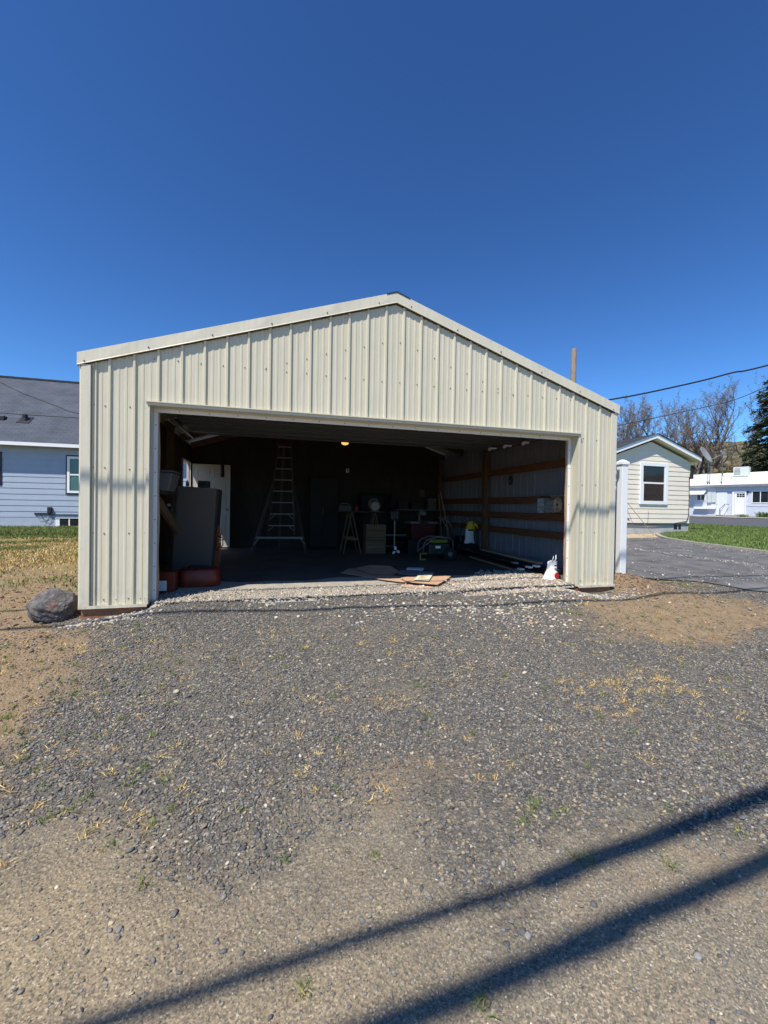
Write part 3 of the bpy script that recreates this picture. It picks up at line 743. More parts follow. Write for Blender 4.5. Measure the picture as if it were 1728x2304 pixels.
# side and back walls: ribbed sheet outside, pale sheet inside
def side_sheet(x, inner, name, mat, hole=None):
    b = MB(); s = -1 if x < W / 2 else 1
    ys = []; y = .02
    pts = [(c, d) for c, d in profile(.0, D, hole[:2] if hole else ())]
    for a, c in zip(pts[:-1], pts[1:]):
        mid = (a[0] + c[0]) / 2
        z0 = hole[2] if hole and hole[0] < mid < hole[1] else 0.0
        if z0 >= H: continue
        xa = x + s * a[1] + (-s * .004 if inner else 0); xc = x + s * c[1] + (-s * .004 if inner else 0)
        b.quad((xa, a[0], z0), (xc, c[0], z0), (xc, c[0], H + .082), (xa, a[0], H + .082))
    b.build(name, mat, gar, recalc=False)
side_sheet(W, False, 'side_wall', 'panel')
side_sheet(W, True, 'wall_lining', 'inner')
side_sheet(0, False, 'side_wall', 'panel', (5.0, 5.88, 2.06))
b = MB()
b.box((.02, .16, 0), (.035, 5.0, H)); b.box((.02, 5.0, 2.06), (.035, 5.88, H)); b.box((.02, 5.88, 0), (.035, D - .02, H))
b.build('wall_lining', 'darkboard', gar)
b = MB(); b.prism([(0, D, 0), (W, D, 0), (W, D, H), (W / 2, D, H + RISE), (0, D, H)], (0, D, 0), (0, D + .02, 0)); b.build('back_wall', 'panel', gar)
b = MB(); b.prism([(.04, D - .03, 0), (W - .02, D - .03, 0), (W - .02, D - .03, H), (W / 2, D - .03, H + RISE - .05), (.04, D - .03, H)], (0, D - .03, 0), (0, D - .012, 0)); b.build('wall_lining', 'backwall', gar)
# back side of the front wall (framing lumber)
b = MB()
b.box((.05, .03, 0), (.62, .14, H)); b.box((6.10, .03, 0), (6.66, .14, H))
b.box((.62, .03, OH + .02), (6.10, .14, OH + .30))
b.build('front_framing', 'post', gar)
# corner trims
for x0, x1, y in ((.012, .098, -.036), (W - .085, W + .012, -.028)):
    b = MB(); b.box((x0, y, .0), (x1, y + .022, H - .012))
    xs = x0 if x0 < 1 else x1 - .003
    b.box((xs, y + .0225, 0), (xs + .003, .15, H))
    b.build('corner_trim', 'trim', gar, bevel=.004)
# drip edge at the foot of the two columns
for x0, x1 in ((.005, OX0 - .004), (OX1 + .03, W + .018)):
    b = MB(); b.box((x0, -.045, -.006), (x1, -.004, .004)); b.box((x0, -.049, -.02), (x1, -.0455, .012)); b.build('drip_edge', 'trim', gar)
# sill timbers
for x0, x1 in ((.02, .63), (6.09, W - .03)):
    b = MB(); b.box((x0, -.012, -.16), (x1, .13, -.008)); b.build('sill', 'sill', gar, bevel=.004)
for lo, hi in (((W - .08, .132, -.16), (W - .02, D, -.004)), ((.02, .132, -.16), (.08, D, -.004))):
    b = MB(); b.box(lo, hi); b.build('sill', 'sill', gar)
# opening trim: face lip, reveal, then the weather stop with screws
RY = .135
b = MB()
b.box((OX0 - .03, -.030, 0), (OX0 + .002, -.0225, OH + .03)); b.box((OX1 - .002, -.030, 0), (OX1 + .03, -.0225, OH + .03))
b.box((OX0 + .0025, -.030, OH - .003), (OX1 - .0025, -.0225, OH + .03))
b.box((OX0 - .03, -.0222, OH + .031), (OX1 + .03, -.002, OH + .034)); b.box((OX0 - .034, -.052, OH + .026), (OX1 + .034, -.0305, OH + .036))
b.build('opening_trim', 'trim', gar)
b = MB()
b.box((OX0 - .004, -.022, 0), (OX0 + .004, RY, OH + .0)); b.box((OX1 - .004, -.022, 0), (OX1 + .004, RY, OH + .0)); b.box((OX0 + .0045, -.022, OH), (OX1 - .0045, RY, OH + .008))
b.build('reveal', 'panel', gar)
for nm, bx in (('weather_stop', ((OX0 + .005, RY - .004, 0), (OX0 + .045, RY + .012, OH - .046))), ('weather_stop', ((OX1 - .045, RY - .004, 0), (OX1 - .005, RY + .012, OH - .046))), ('weather_stop', ((OX0 + .0055, RY - .004, OH - .045), (OX1 - .0055, RY + .012, OH - .001)))):
    b = MB(); b.box(*bx); lo, hi = bx; b.k = 1
    if hi[2] - lo[2] > 1:
        for z in np.arange(.12, 2.0, .26):
            xx = (lo[0] + hi[0]) / 2
            b.lathe((0, 0, 0), [(.006, 0), (.006, .003)], n=7, T=lambda p: Vector((xx + p.x, RY - .004 - p.z, z + p.y)))
    else:
        for x in np.arange(.9, 6.0, .31): b.lathe((0, 0, 0), [(.006, 0), (.006, .003)], n=7, T=lambda p: Vector((x + p.x, RY - .004 - p.z, OH - .022 + p.y)))
    b.build(nm, ['vinyl', 'screw'], gar, recalc=False)
for x0, x1 in ((OX0 + .0455, OX0 + .062), (OX1 - .062, OX1 - .0455)):
    b = MB(); n_ = 14                                # slightly wavy rubber-and-wood edge strip
    for i in range(n_):
        z0 = (OH - .05) * i / n_; z1 = (OH - .05) * (i + 1) / n_
        w0 = .005 * math.sin(i * 1.3); w1 = .005 * math.sin((i + 1) * 1.3)
        sg = 1 if x0 < 1 else -1
        xa = (x0 if sg > 0 else x1)
        e = xa + sg * (.016)
        b.add([(xa, RY - .003, z0), (e + w0, RY - .003, z0), (e + w0, RY + .03, z0), (xa, RY + .03, z0), (xa, RY - .003, z1), (e + w1, RY - .003, z1), (e + w1, RY + .03, z1), (xa, RY + .03, z1)],
              [(0, 1, 5, 4), (1, 2, 6, 5), (2, 3, 7, 6), (3, 0, 4, 7)])
    b.build('door_stop', 'woodtan', gar)
# rake trims
for s in (0, 1):
    b = MB()
    xa, xb_ = (-.022, W / 2) if s == 0 else (W + .04, W / 2)
    za = H - (.055 if s == 0 else .04) * RISE / (W / 2); zb = H + RISE
    hgt = .118
    yo, yi = -.042, -.030
    nseg = 14
    for i in range(nseg):
        t0, t1 = i / nseg, (i + 1) / nseg
        X0, X1 = xa + (xb_ - xa) * t0, xa + (xb_ - xa) * t1; Z0, Z1 = za + (zb - za) * t0, za + (zb - za) * t1
        wv0 = .0025 * math.sin(i * 2.1 + s); wv1 = .0025 * math.sin((i + 1) * 2.1 + s)
        b.quad((X0, yo - wv0, Z0), (X1, yo - wv1, Z1), (X1, yo, Z1 + hgt), (X0, yo, Z0 + hgt))
        b.quad((X0, yo - wv0, Z0), (X1, yo - wv1, Z1), (X1, yo - .005, Z1 - .008), (X0, yo - .005, Z0 - .008))
        b.quad((X0, yo - .005, Z0 - .008), (X1, yo - .005, Z1 - .008), (X1, -.0285, Z1 - .008), (X0, -.0285, Z0 - .008))
        b.quad((X0, yo, Z0 + hgt), (X1, yo, Z1 + hgt), (X1, .10, Z1 + hgt + .004), (X0, .10, Z0 + hgt + .004))
    b.quad((xa, yo, za - .012), (xa, .02, za - .012), (xa, .02, za + hgt), (xa, yo, za + hgt))
    b.k = 1
    for i in range(6):
        t = (i + .04 if s == 0 else i + .1) / 5.4
        if t > 1: continue
        x = xa + (xb_ - xa) * t; z = za + (zb - za) * t + .028
        x += (.04 if s == 0 else -.05) * (i == 0)
        b.lathe((0, 0, 0), [(.0085, 0), (.0085, .003), (.005, .004), (.005, .009)], n=7, T=lambda p: Vector((x + p.x, yo - p.z, z + p.y)))
    b.build('rake_trim', ['trim', 'screw'], gar, recalc=False)
# roof sheets + ridge cap + purlins
for s in (0, 1):
    b = MB(); xe = -.06 if s == 0 else W + .05; ze = H + .06; zr = H + RISE + .085
    b.prism([(xe, .09, ze), (W / 2, .09, zr), (W / 2, .09, zr + .02), (xe, .09, ze + .02)], (0, .09, 0), (0, D + .05, 0))
    b.build('roof', 'panel', gar)
    b = MB()
    for y in (.7, 1.9, 3.4, 4.8, 6.0): b.bar((xe + (.1 if s == 0 else -.1), y, ze - .07), (W / 2, y, zr - .09), .05, .14)
    for t in (.25, .5, .75):
        x = xe + (W / 2 - xe) * t; z = ze + (zr - ze) * t - .015
        b.box((x - .02, .16, z - .04), (x + .02, D - .05, z))
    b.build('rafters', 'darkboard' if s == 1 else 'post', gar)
b = MB(); rz = H + RISE + .112
b.prism([(W / 2 - .13, -.048, rz - .043), (W / 2, -.048, rz + .002), (W / 2 + .17, -.048, rz - .056), (W / 2 + .17, -.048, rz - .044), (W / 2, -.048, rz + .015), (W / 2 - .13, -.048, rz - .030)], (0, -.048, 0), (0, D + .05, 0))
b.build('ridge_cap', 'black', gar)
# girts and posts on the right wall, post left
for z0, z1 in ((1.80, 1.93), (1.19, 1.325), (.885, 1.015), (.575, .70)):
    b = MB(); b.box((6.60, .16, z0), (6.64, 3.40, z1)); b.build('girt', 'girt', gar, bevel=.003)
    b = MB(); b.box((6.60, 3.58, z0), (6.64, D - .05, z1)); b.build('girt', 'girt', gar)
for x, y in ((6.52, 3.41), (.05, 3.41), (6.52, 6.0), (.05, 2.0)):
    b = MB(); b.box((x, y, -.01), (x + .12, y + .14, H + .01)); b.build('post', 'post', gar, bevel=.004)
# floor
b = MB(); b.box((.05, .055, -.14), (W - .05, D, .0)); o = b.build('garage_floor', M('dirty_shade_dark_floor', (.10, .085, .07), rough=.85, var=.3, vscale=2, bump=.3), kind='structure')  # dirty slab, its colour darkened further to deepen the indoor shade
# raised sectional door
od = None
b = MB()
for i in range(3):
    y0 = 1.24 + i * .405
    dz = .004 * i
    b.box((OX0 + .01, y0 + .006, 2.25 + dz), (OX1 - .01, y0 + .399, 2.29 + dz))
od = b.build('raised_door', 'galv', gar, bevel=.004)
for i in range(3):
    y0 = 1.24 + i * .405
    b = MB()
    b.box((OX0 + .03, y0 + .03, 2.222), (OX1 - .03, y0 + .036, 2.249)); b.box((OX0 + .03, y0 + .18, 2.232), (OX1 - .03, y0 + .185, 2.249)); b.box((OX0 + .03, y0 + .35, 2.222), (OX1 - .03, y0 + .356, 2.249))
    b.build('strut', 'galv', od)
for x in (OX0 - .02, OX1 + .03):
    b = MB(); b.box((x - .015, .30, 2.19), (x + .015, 2.9, 2.215)); b.box((x - .015, .16, .02), (x + .015, .19, 2.0))
    b.bar((x, .17, 2.0), (x, .32, 2.2), .03, .02)
    b.build('door_track', 'galv', gar)
b = MB(); b.tube([(OX0, .26, 2.36), (OX1, .26, 2.36)], .02, 10); b.tube([(2.6, .26, 2.36), (3.9, .26, 2.36)], .035, 12); b.build('torsion_shaft', 'black', gar)
for x, y in ((5.86, 2.0), (5.94, 1.62), (6.04, 1.2)):
    b = MB(); b.box((x - .05, y - .03, 2.192), (x + .09, y + .03, 2.218)); b.box((x - .05, y - .034, 2.16), (x - .03, y + .034, 2.19)); b.build('door_bracket', 'whitepaint', gar)
b = MB(); b.tube([(.743, .31, 2.04), (.70, 1.0, 2.09), (.644, 2.2, 2.135)], .006, 6); b.build('track_brace', 'alu', gar)
# service door, swung open against the back corner
sd = MB()
dx0, dx1, dy, dz0, dz1 = .085, .95, 5.93, .03, 2.05
sd.box((dx0, dy, dz0), (dx1, dy + .04, dz1))
dr_ = sd.build('service_door', 'offwhite', gar, bevel=.002, label='off-white six panel door swung open inside')
def door_panel(x0, x1, z0, z1):
    b = MB(); y = dy - .0015
    for (a, c) in (((x0, y - .010, z0), (x1, y, z0 + .022)), ((x0, y - .010, z1 - .022), (x1, y, z1)), ((x0, y - .010, z0 + .0222), (x0 + .022, y, z1 - .0222)), ((x1 - .022, y - .010, z0 + .0222), (x1, y, z1 - .0222))): b.box(a, c)
    b.box((x0 + .055, y - .009, z0 + .055), (x1 - .055, y, z1 - .055))
    b.build('raised_panel', 'offwhite', dr_, bevel=.003)
for (x0, x1) in ((.19, .47), (.56, .84)):
    door_panel(x0, x1, 1.72, 1.93); door_panel(x0, x1, .98, 1.58); door_panel(x0, x1, .22, .82)
b = MB(); b.lathe((0, 0, 0), [(.03, 0), (.03, .006), (.012, .01), (.012, .03), (.026, .045), (.028, .06), (.015, .07)], n=14, T=lambda p: Vector((.885 + p.x, dy - p.z, .95 + p.y)))
b.build('door_knob', 'alu', dr_, smooth=True)
b = MB(); b.box((-.03, 4.965, 0), (.06, 4.998, 2.09)); b.box((-.03, 5.882, 0), (.06, 5.915, 2.09)); b.box((-.03, 4.999, 2.06), (.06, 5.881, 2.09)); b.build('door_frame', 'offwhite', gar)
b = MB(); b.box((3.87, 6.155, 1.99), (3.955, 6.168, 2.10)); b.k = 1; b.box((3.895, 6.151, 2.02), (3.93, 6.1545, 2.075)); b.build('outlet_plate', ['whitepaint', 'red'], gar, recalc=False)

# ------------------------------------------------------------------ neighbouring houses
def uv_quad(name, quads, mat, parent, thick=.0):
    """sloping roof faces with metre UVs; quads = list of (p_eave_a, p_eave_b, p_ridge_b, p_ridge_a)"""
    me = bpy.data.meshes.new(name); off = origin_of(parent); V = []; F = []; UV = []
    for q in quads:
        o = len(V); q = [Vector(p) for p in q]; V += [p - off for p in q]; F.append((o, o + 1, o + 2, o + 3))
        ex = (q[1] - q[0]).normalized(); nn = ex.cross(q[3] - q[0]).normalized(); ey = nn.cross(ex)
        UV += [((p - q[0]).dot(ex), (p - q[0]).dot(ey)) for p in q]
    me.from_pydata([tuple(v) for v in V], [], F); uvl = me.uv_layers.new(name='UVMap')
    for i, uv in enumerate(UV): uvl.data[i].uv = uv
    me.materials.append(MT[mat]); o = bpy.data.objects.new(name, me); COL.objects.link(o); o.parent = parent
    return o
def lap(b, x0, x1, z0, z1, expo, y, lip=.014):
    """lap siding courses on a wall facing -Y"""
    z = z0
    while z < z1 - .02:
        t = min(z + expo, z1)
        b.quad((x0, y - lip, z), (x1, y - lip, z), (x1, y, t), (x0, y, t))
        b.quad((x0, y - lip, z), (x1, y - lip, z), (x1, y, z), (x0, y, z))
        z += expo
def window(parent, x0, x1, z0, z1, y, frame='vinyl', trim=None, tw=.05, fw_=.07, double=True, glass='glass', slider=False):
    b = MB()
    for a, c in (((x0, y - .06, z0), (x0 + fw_, y - .015, z1)), ((x1 - fw_, y - .06, z0), (x1, y - .015, z1)), ((x0 + fw_ + .0005, y - .06, z0), (x1 - fw_ - .0005, y - .015, z0 + fw_)), ((x0 + fw_ + .0005, y - .06, z1 - fw_), (x1 - fw_ - .0005, y - .015, z1))): b.box(a, c)
    zm = (z0 + z1) / 2
    if double: b.box((x0 + fw_ + .0005, y - .052, zm - .025), (x1 - fw_ - .0005, y - .02, zm + .025))
    if slider: b.box(((x0 + x1) / 2 - .03, y - .052, z0 + fw_ + .0005), ((x0 + x1) / 2 + .03, y - .02, z1 - fw_ - .0005))
    w = b.build('window', frame, parent, bevel=.003)
    b = MB(); b.box((x0 + fw_ * .8, y - .034, z0 + fw_ * .8), (x1 - fw_ * .8, y - .028, z1 - fw_ * .8)); b.build('pane', glass, w)
    if trim:
        b = MB()
        for a, c in (((x0 - tw, y - .035, z0 - tw), (x0 - .002, y - .016, z1 + tw)), ((x1 + .002, y - .035, z0 - tw), (x1 + tw, y - .016, z1 + tw)), ((x0 - .0015, y - .035, z0 - tw), (x1 + .0015, y - .016, z0 - .002)), ((x0 - .0015, y - .035, z1 + .002), (x1 + .0015, y - .016, z1 + tw))): b.box(a, c)
        b.build('window_trim', trim, w)
    return w
# ---- blue house on the left
YB = 13.38
hb = thing('house', 'blue grey lap sided house with a charcoal shingle roof behind the left yard', 'house', (-7.5, YB, .1))
b = MB(); lap(b, -16, 1.5, .50, 3.30, .2135, YB)
b.quad((1.5, YB, .1), (1.5, YB + 8.0, .1), (1.5, YB + 8.0, 3.3), (1.5, YB, 3.3)); b.quad((-16, YB, .1), (-16, YB + 8, .1), (-16, YB + 8, 3.3), (-16, YB, 3.3))
b.add([(1.5, YB, 3.3), (1.5, YB + 8, 3.3), (1.5, YB + 4, 6.2)], [(0, 1, 2)]); b.add([(-16, YB, 3.3), (-16, YB + 8, 3.3), (-16, YB + 4, 6.2)], [(0, 1, 2)])
b.quad((-16, YB + 8, .1), (1.5, YB + 8, .1), (1.5, YB + 8, 3.3), (-16, YB + 8, 3.3))
b.build('wall', 'bluesiding', hb, recalc=False)
b = MB(); b.box((-16.02, YB - .005, -.2), (1.52, YB + .1, .495)); b.build('foundation', 'bluefoundation', hb)
ye, ze_, yr, zr_ = YB - .42, 3.22, YB + 4.0, 6.58
uv_quad('roof', [((-16.4, ye, ze_), (1.9, ye, ze_), (1.9, yr, zr_), (-16.4, yr, zr_)), ((1.9, yr + 4.42, ze_), (-16.4, yr + 4.42, ze_), (-16.4, yr, zr_), (1.9, yr, zr_))], 'shingle', hb)
b = MB()
for i in range(70): x = -16.4 + i * .262; b.box((x, yr - .11, zr_ - .07 + .004 * (i % 2)), (x + .255, yr + .11, zr_ + .022 + .004 * (i % 2)))
b.build('ridge_shingles', 'shingle2' if False else 'black', hb)
b = MB(); b.box((-16.4, ye - .02, ze_ - .13), (1.9, ye - .002, ze_ - .008)); b.build('fascia', 'whitepaint', hb)
b = MB(); b.box((-16.4, ye, ze_ - .12), (1.9, YB - .0, ze_ - .10)); b.build('soffit', 'bluesiding', hb)
window(hb, -5.46, -4.4, 1.42, 2.80, YB, 'vinyl', 'plum', .05, .085, True, 'curtain')
window(hb, -8.6, -7.56, 1.70, 2.82, YB, 'vinyl', 'plum', .05, .085, True, 'curtain')
b = MB(); b.box((-5.83, YB - .03, .15), (-5.76, YB - .006, .46)); b.box((-5.83, YB - .05, .462), (-4.4, YB - .006, .485)); b.box((-5.759, YB - .03, .15), (-5.70, YB - .006, .46)); b.box((-5.41, YB - .03, .18), (-5.37, YB - .006, .46)); b.box((-5.8, YB - .07, .11), (-4.4, YB - .006, .149))
w = b.build('basement_window', 'whitepaint', hb)
b = MB(); b.box((-5.69, YB - .02, .15), (-4.4, YB - .010, .46)); b.build('pane', 'glass', w)
b = MB(); b.box((-6.06, YB - .12, .66), (-5.94, YB - .016, .88)); b.box((-6.5, YB - .05, .60), (-6.0, YB - .016, .66)); b.box((-6.0, YB - .06, .585), (-4.4, YB - .016, .615)); b.build('cable_box', 'black', hb, bevel=.004)
b = MB()
b.tube([(-6.3, YB - .05, .6), (-6.2, YB - .06, .42), (-6.05, YB - .06, .36), (-5.95, YB - .06, .45), (-6.0, YB - .06, .6)], .007, 5)
b.tube([(-6.45, YB - .05, .6), (-6.35, YB - .06, .46), (-6.2, YB - .06, .46), (-6.1, YB - .06, .58)], .006, 5)
b.tube([(-5.98, YB - .06, .6), (-6.05, YB - .06, .38), (-6.15, YB - .06, .2), (-6.16, YB - .06, .1)], .006, 5)
b.build('loose_wires', 'cable', hb)
def on_roof(x, y): return ze_ + (y - ye) * (zr_ - ze_) / (yr - ye)
b = MB(); x, y = -7.23, 14.25; z = on_roof(x, y)
b.prism([(x - .2, y - .2, on_roof(x, y - .2) + .01), (x + .2, y - .2, on_roof(x, y - .2) + .01), (x + .2, y + .2, on_roof(x, y + .2) + .01), (x - .2, y + .2, on_roof(x, y + .2) + .01)], (0, 0, 0), (0, 0, .02)); b.lathe((x, y, z), [(.13, -.08), (.10, .05), (.085, .06), (.085, .24)], 16); b.build('vent_pipe', 'black', hb, smooth=False)
b = MB(); x, y = -8.05, 14.3; z = on_roof(x, y); b.box((x - .2, y - .15, z - .1), (x + .2, y + .05, z + .08)); b.build('roof_vent', 'black', hb, bevel=.02)

# ---- cream house on the right
YT = 7.307; XW0, XW1, XP = 13.57, 17.43, 15.51
ht = thing('house', 'small cream lap sided house with white gable trim beside the side drive', 'house', (XP, YT, .25))
zw = lambda x: 3.66 - abs(x - XP) * .35 + .0
b = MB(); z = .645; expo = .178; lip = .014
while z < 3.62:
    t = z + expo
    def ext(zz):
        h = max(0, (3.66 - zz) / .35); return max(XW0, XP - h), min(XW1, XP + h)
    a0, a1 = ext(z); c0, c1 = ext(min(t, 3.655))
    b.quad((a0, YT - lip, z), (a1, YT - lip, z), (c1, YT, min(t, 3.655)), (c0, YT, min(t, 3.655)))
    b.quad((a0, YT - lip, z), (a1, YT - lip, z), (a1, YT, z), (a0, YT, z)); z = t
b.quad((XW0, YT, .6), (XW0, YT + 9, .6), (XW0, YT + 9, 3.05), (XW0, YT, 3.05)); b.quad((XW1, YT, .6), (XW1, YT + 9, .6), (XW1, YT + 9, 3.05), (XW1, YT, 3.05)); b.quad((XW0, YT + 9, .6), (XW1, YT + 9, .6), (XW1, YT + 9, 3.05), (XW0, YT + 9, 3.05))
b.build('wall', 'tansiding', ht, recalc=False)
b = MB(); b.box((XW1 + .003, YT + .6, .3), (XW1 + .15, YT + .8, 2.9)); b.build('corner_board', 'pinksiding', ht)
b = MB(); b.box((XW0, YT + .012, -.1), (XW1 - .01, YT + 9, .63)); b.build('foundation', 'foundation', ht)
b = MB(); b.box((XW0, YT - .03, .612), (XW1 + .005, YT + .005, .642)); b.build('drip_board', 'brick', ht)
yf = 7.057; ov = .22
zrf = 3.93
for s in (-1, 1):
    xe = XP + s * (XW1 - XP + ov); ze2 = zrf - abs(xe - XP) * .352
    b = MB(); b.prism([(xe, yf, ze2 - .17), (XP, yf, zrf - .17), (XP, yf, zrf - .012), (xe, yf, ze2 - .012)], (0, yf, 0), (0, yf + .025, 0)); b.build('gable_trim', 'whitepaint', ht)
    b = MB(); b.quad((xe, yf + .026, ze2 - .16), (XP, yf + .026, zrf - .16), (XP, YT + 9, zrf - .16), (xe, YT + 9, ze2 - .16)); b.build('soffit', 'tansiding', ht)
    b = MB(); b.box((min(xe, xe + s * .02), yf, ze2 - .17), (max(xe, xe + s * .02), YT + 9, ze2 - .015)); b.build('fascia', 'whitepaint', ht)
    q = ((xe, YT + 9.2, ze2), (xe, yf - .04, ze2), (XP, yf - .04, zrf), (XP, YT + 9.2, zrf)) if s < 0 else ((xe, yf - .04, ze2), (xe, YT + 9.2, ze2), (XP, YT + 9.2, zrf), (XP, yf - .04, zrf))
    uv_quad('roof', [q], 'shingle2', ht)
b = MB(); b.box((XP - .9, YT + 1.2, 3.62), (XP - .55, YT + 1.6, 3.78)); b.build('roof_vent', 'greyplastic', ht, bevel=.02)
w = window(ht, 15.0, 16.30, 1.34, 2.88, YT, 'vinyl', None, .0, .125, False)
b = MB(); b.box((15.126, YT - .05, 2.10), (16.174, YT - .022, 2.16)); b.box((15.126, YT - .052, 1.466), (15.165, YT - .022, 2.099)); b.box((16.12, YT - .052, 1.466), (16.174, YT - .022, 2.754)); b.build('sash', 'vinyl', w)
b = MB(); b.box((16.70, YT + .0, .42), (16.86, YT + .011, .585)); b.box((16.92, YT + .0, .42), (17.04, YT + .011, .585)); b.build('foundation_vent', 'black', ht)
b = MB()
b.tube([(17.36, YT - .03, 2.4), (17.38, YT - .03, 1.6), (17.37, YT - .03, .95), (17.28, YT - .03, .72), (16.6, YT - .045, .63), (15.6, YT - .045, .60), (13.8, YT - .045, .63)], .013, 6)
b.tube([(15.42, YT - .02, .65), (15.44, YT - .02, 1.0), (15.43, YT - .02, 1.08)], .006, 5)
b.tube([(14.3, YT - .03, .7), (14.4, YT - .03, .80), (14.52, YT - .03, .82), (14.56, YT - .03, .72)], .010, 5)
b.build('wall_cable', 'cable', ht)
b = MB(); b.tube([(14.25, YT - .05, 1.55), (15.05, YT - .6, .24)], .012, 6)
tag(b.build('garden_stake', 'pole', origin=(15.05, YT - .6, .24)), 'thin grey stake leaning on the cream house wall', 'stake')
# satellite dish on the cream house corner
ds = thing('satellite_dish', 'grey satellite dish on an arm at the cream house corner', 'satellite dish', (17.43, 7.33, 2.45))
c = Vector((17.86, 7.03, 3.26)); ax = Vector((-.45, -.55, .42)).normalized()
c = c; nrm = Vector((.24, -.86, .45)).normalized()
def dish(c, nrm, R1, R2, depth):
    b = MB(); uax = nrm.cross(Vector((0, 0, 1))).normalized(); vax = uax.cross(nrm).normalized(); n = 26; rings = 6; V = [c - nrm * depth]; F = []
    for r in range(1, rings + 1):
        t = r / rings
        for i in range(n):
            a_ = 2 * math.pi * i / n; V.append(c + uax * math.cos(a_) * R1 * t + vax * math.sin(a_) * R2 * t - nrm * depth * (1 - t * t))
    for i in range(n): F.append((0, 1 + i, 1 + (i + 1) % n))
    for r in range(rings - 1):
        for i in range(n): F.append((1 + r * n + i, 1 + (r + 1) * n + i, 1 + (r + 1) * n + (i + 1) % n, 1 + r * n + (i + 1) % n))
    b.add(V, F); return b
o = dish(c, nrm, .30, .35, .07).build('reflector', 'greyplastic', ds, smooth=True, recalc=False)
o.modifiers.new('solid', 'SOLIDIFY').thickness = .012
b = MB(); b.tube([(17.43, 7.30, 2.45), (17.60, 7.22, 2.62), (17.78, 7.12, 2.85), c - nrm * .09], .022, 8); b.box((17.40, 7.20, 2.34), (17.47, 7.30, 2.54)); b.build('mast', 'black', ds)
tip = Vector((18.16, 6.66, 3.28))
b = MB(); b.tube([c - nrm * .05 - Vector((0, 0, .28)), c + Vector((.1, -.18, -.16)), tip - Vector((.02, 0, .03))], .014, 6); b.build('feed_arm', 'greyplastic', ds)
b = MB(); b.box((tip.x - .06, tip.y - .05, tip.z - .05), (tip.x + .07, tip.y + .05, tip.z + .06)); b.lathe(tip + Vector((-.08, 0, .04)), [(.03, 0), (.035, .03), (.02, .06)], 10); b.build('receiver', 'greyplastic', ds, bevel=.01)

# ---- long pale blue building across the street (local frame: u along the front, w towards the street)
S = 1.45; OB = Vector((43.53, 23.98, 0)); UB = Vector((.32, -.947, 0)).normalized(); NB = Vector((-.947, -.32, 0)).normalized()
zz_ = lambda z: 1.077 + (z - 1.077) * S
def LB(u, w, z): return OB + UB * (u * S) + NB * w + Vector((0, 0, zz_(z)))
TB = lambda p: LB(p.x, p.y, p.z)
bb = thing('house', 'long low pale blue building with a white membrane roof across the street', 'building', LB(0, 0, .86))
def ub(name, mat, parts, parent=bb, **k):
    b = MB()
    for (u0, u1, w0, w1, z0, z1) in parts: b.box((u0, w0, z0), (u1, w1, z1), TB)
    return b.build(name, mat, parent, **k)
b = MB(); U0, U1 = -9, 7
z = .86; ex = .073
while z < 2.75:
    b.add([LB(U0, .02, z), LB(U1, .02, z), LB(U1, 0, z + ex), LB(U0, 0, z + ex), LB(U1, 0, z), LB(U0, 0, z)], [(0, 1, 2, 3), (0, 1, 4, 5)]); z += ex
b.add([LB(U0, 0, .6), LB(U0, -9, .6), LB(U0, -9, 2.9), LB(U0, 0, 2.9)], [(0, 1, 2, 3)]); b.add([LB(U1, 0, .6), LB(U1, -9, .6), LB(U1, -9, 2.9), LB(U1, 0, 2.9)], [(0, 1, 2, 3)]); b.add([LB(U0, 0, .5), LB(U1, 0, .5), LB(U1, 0, .87), LB(U0, 0, .87)], [(0, 1, 2, 3)])
b.build('wall', 'paleblue', bb, recalc=False)
ub('gutter', 'greyplastic', [(U0, U1, .30, .42, 2.79, 2.88)])
ub('fascia', 'whitepaint', [(U0, U1, .28, .299, 2.72, 2.80)])
b = MB(); b.prism([LB(U0, .40, 2.885), LB(U0, -3.6, 3.82), LB(U0, -9, 3.4), LB(U0, -9, 2.75), LB(U0, .28, 2.75)], LB(U0, 0, 0), LB(U1, 0, 0)); b.build('roof', 'whitepaint', bb)
ub('soffit', 'paleblue', [(U0, U1, .02, .28, 2.735, 2.748)])
ub('wall_panel', 'paleblue', [(-1.2, -.72, .021, .05, .87, 2.70)]); ub('wall_panel', 'paleblue', [(.85, 2.3, .021, .04, 1.49, 1.68)])
def ubwin(u0, u1, z0, z1, fr=.03, mull=True):
    ps = [(u0, u0 + fr, .022, .07, z0, z1), (u1 - fr, u1, .022, .07, z0, z1), (u0 + fr, u1 - fr, .022, .07, z0, z0 + fr), (u0 + fr, u1 - fr, .022, .07, z1 - fr, z1)]
    if mull: ps.append(((u0 + u1) / 2 - .018, (u0 + u1) / 2 + .018, .022, .065, z0 + fr, z1 - fr))
    w = ub('window', 'vinyl', ps); ub('pane', 'glass', [(u0 + .01, u1 - .01, .023, .032, z0 + .01, z1 - .01)], w)
ubwin(1.08, 1.92, 1.69, 2.46, .05); ubwin(-1.82, -1.34, 1.87, 2.28, .03)
d_ = ub('door', 'palebluedoor', [(-.71, -.15, .022, .075, .92, 2.43)], bevel=.01)
ub('door_knob', 'greyplastic', [(-.68, -.655, .076, .12, 1.6, 1.63)], d_)
d_ = ub('door', 'whitepaint', [(.24, .74, .022, .05, .97, 2.35)], bevel=.005)
ub('door_window', 'glass', [(.35 + i * .135, .35 + i * .135 + .115, .052, .056, 2.07 + j * .12, 2.07 + j * .12 + .10) for i in range(3) for j in range(2)], d_)
ub('door_surround', 'whitepaint', [(.12, .225, .022, .10, .93, 2.47), (.755, .82, .022, .10, .93, 2.47), (.226, .754, .022, .10, 2.37, 2.47)])
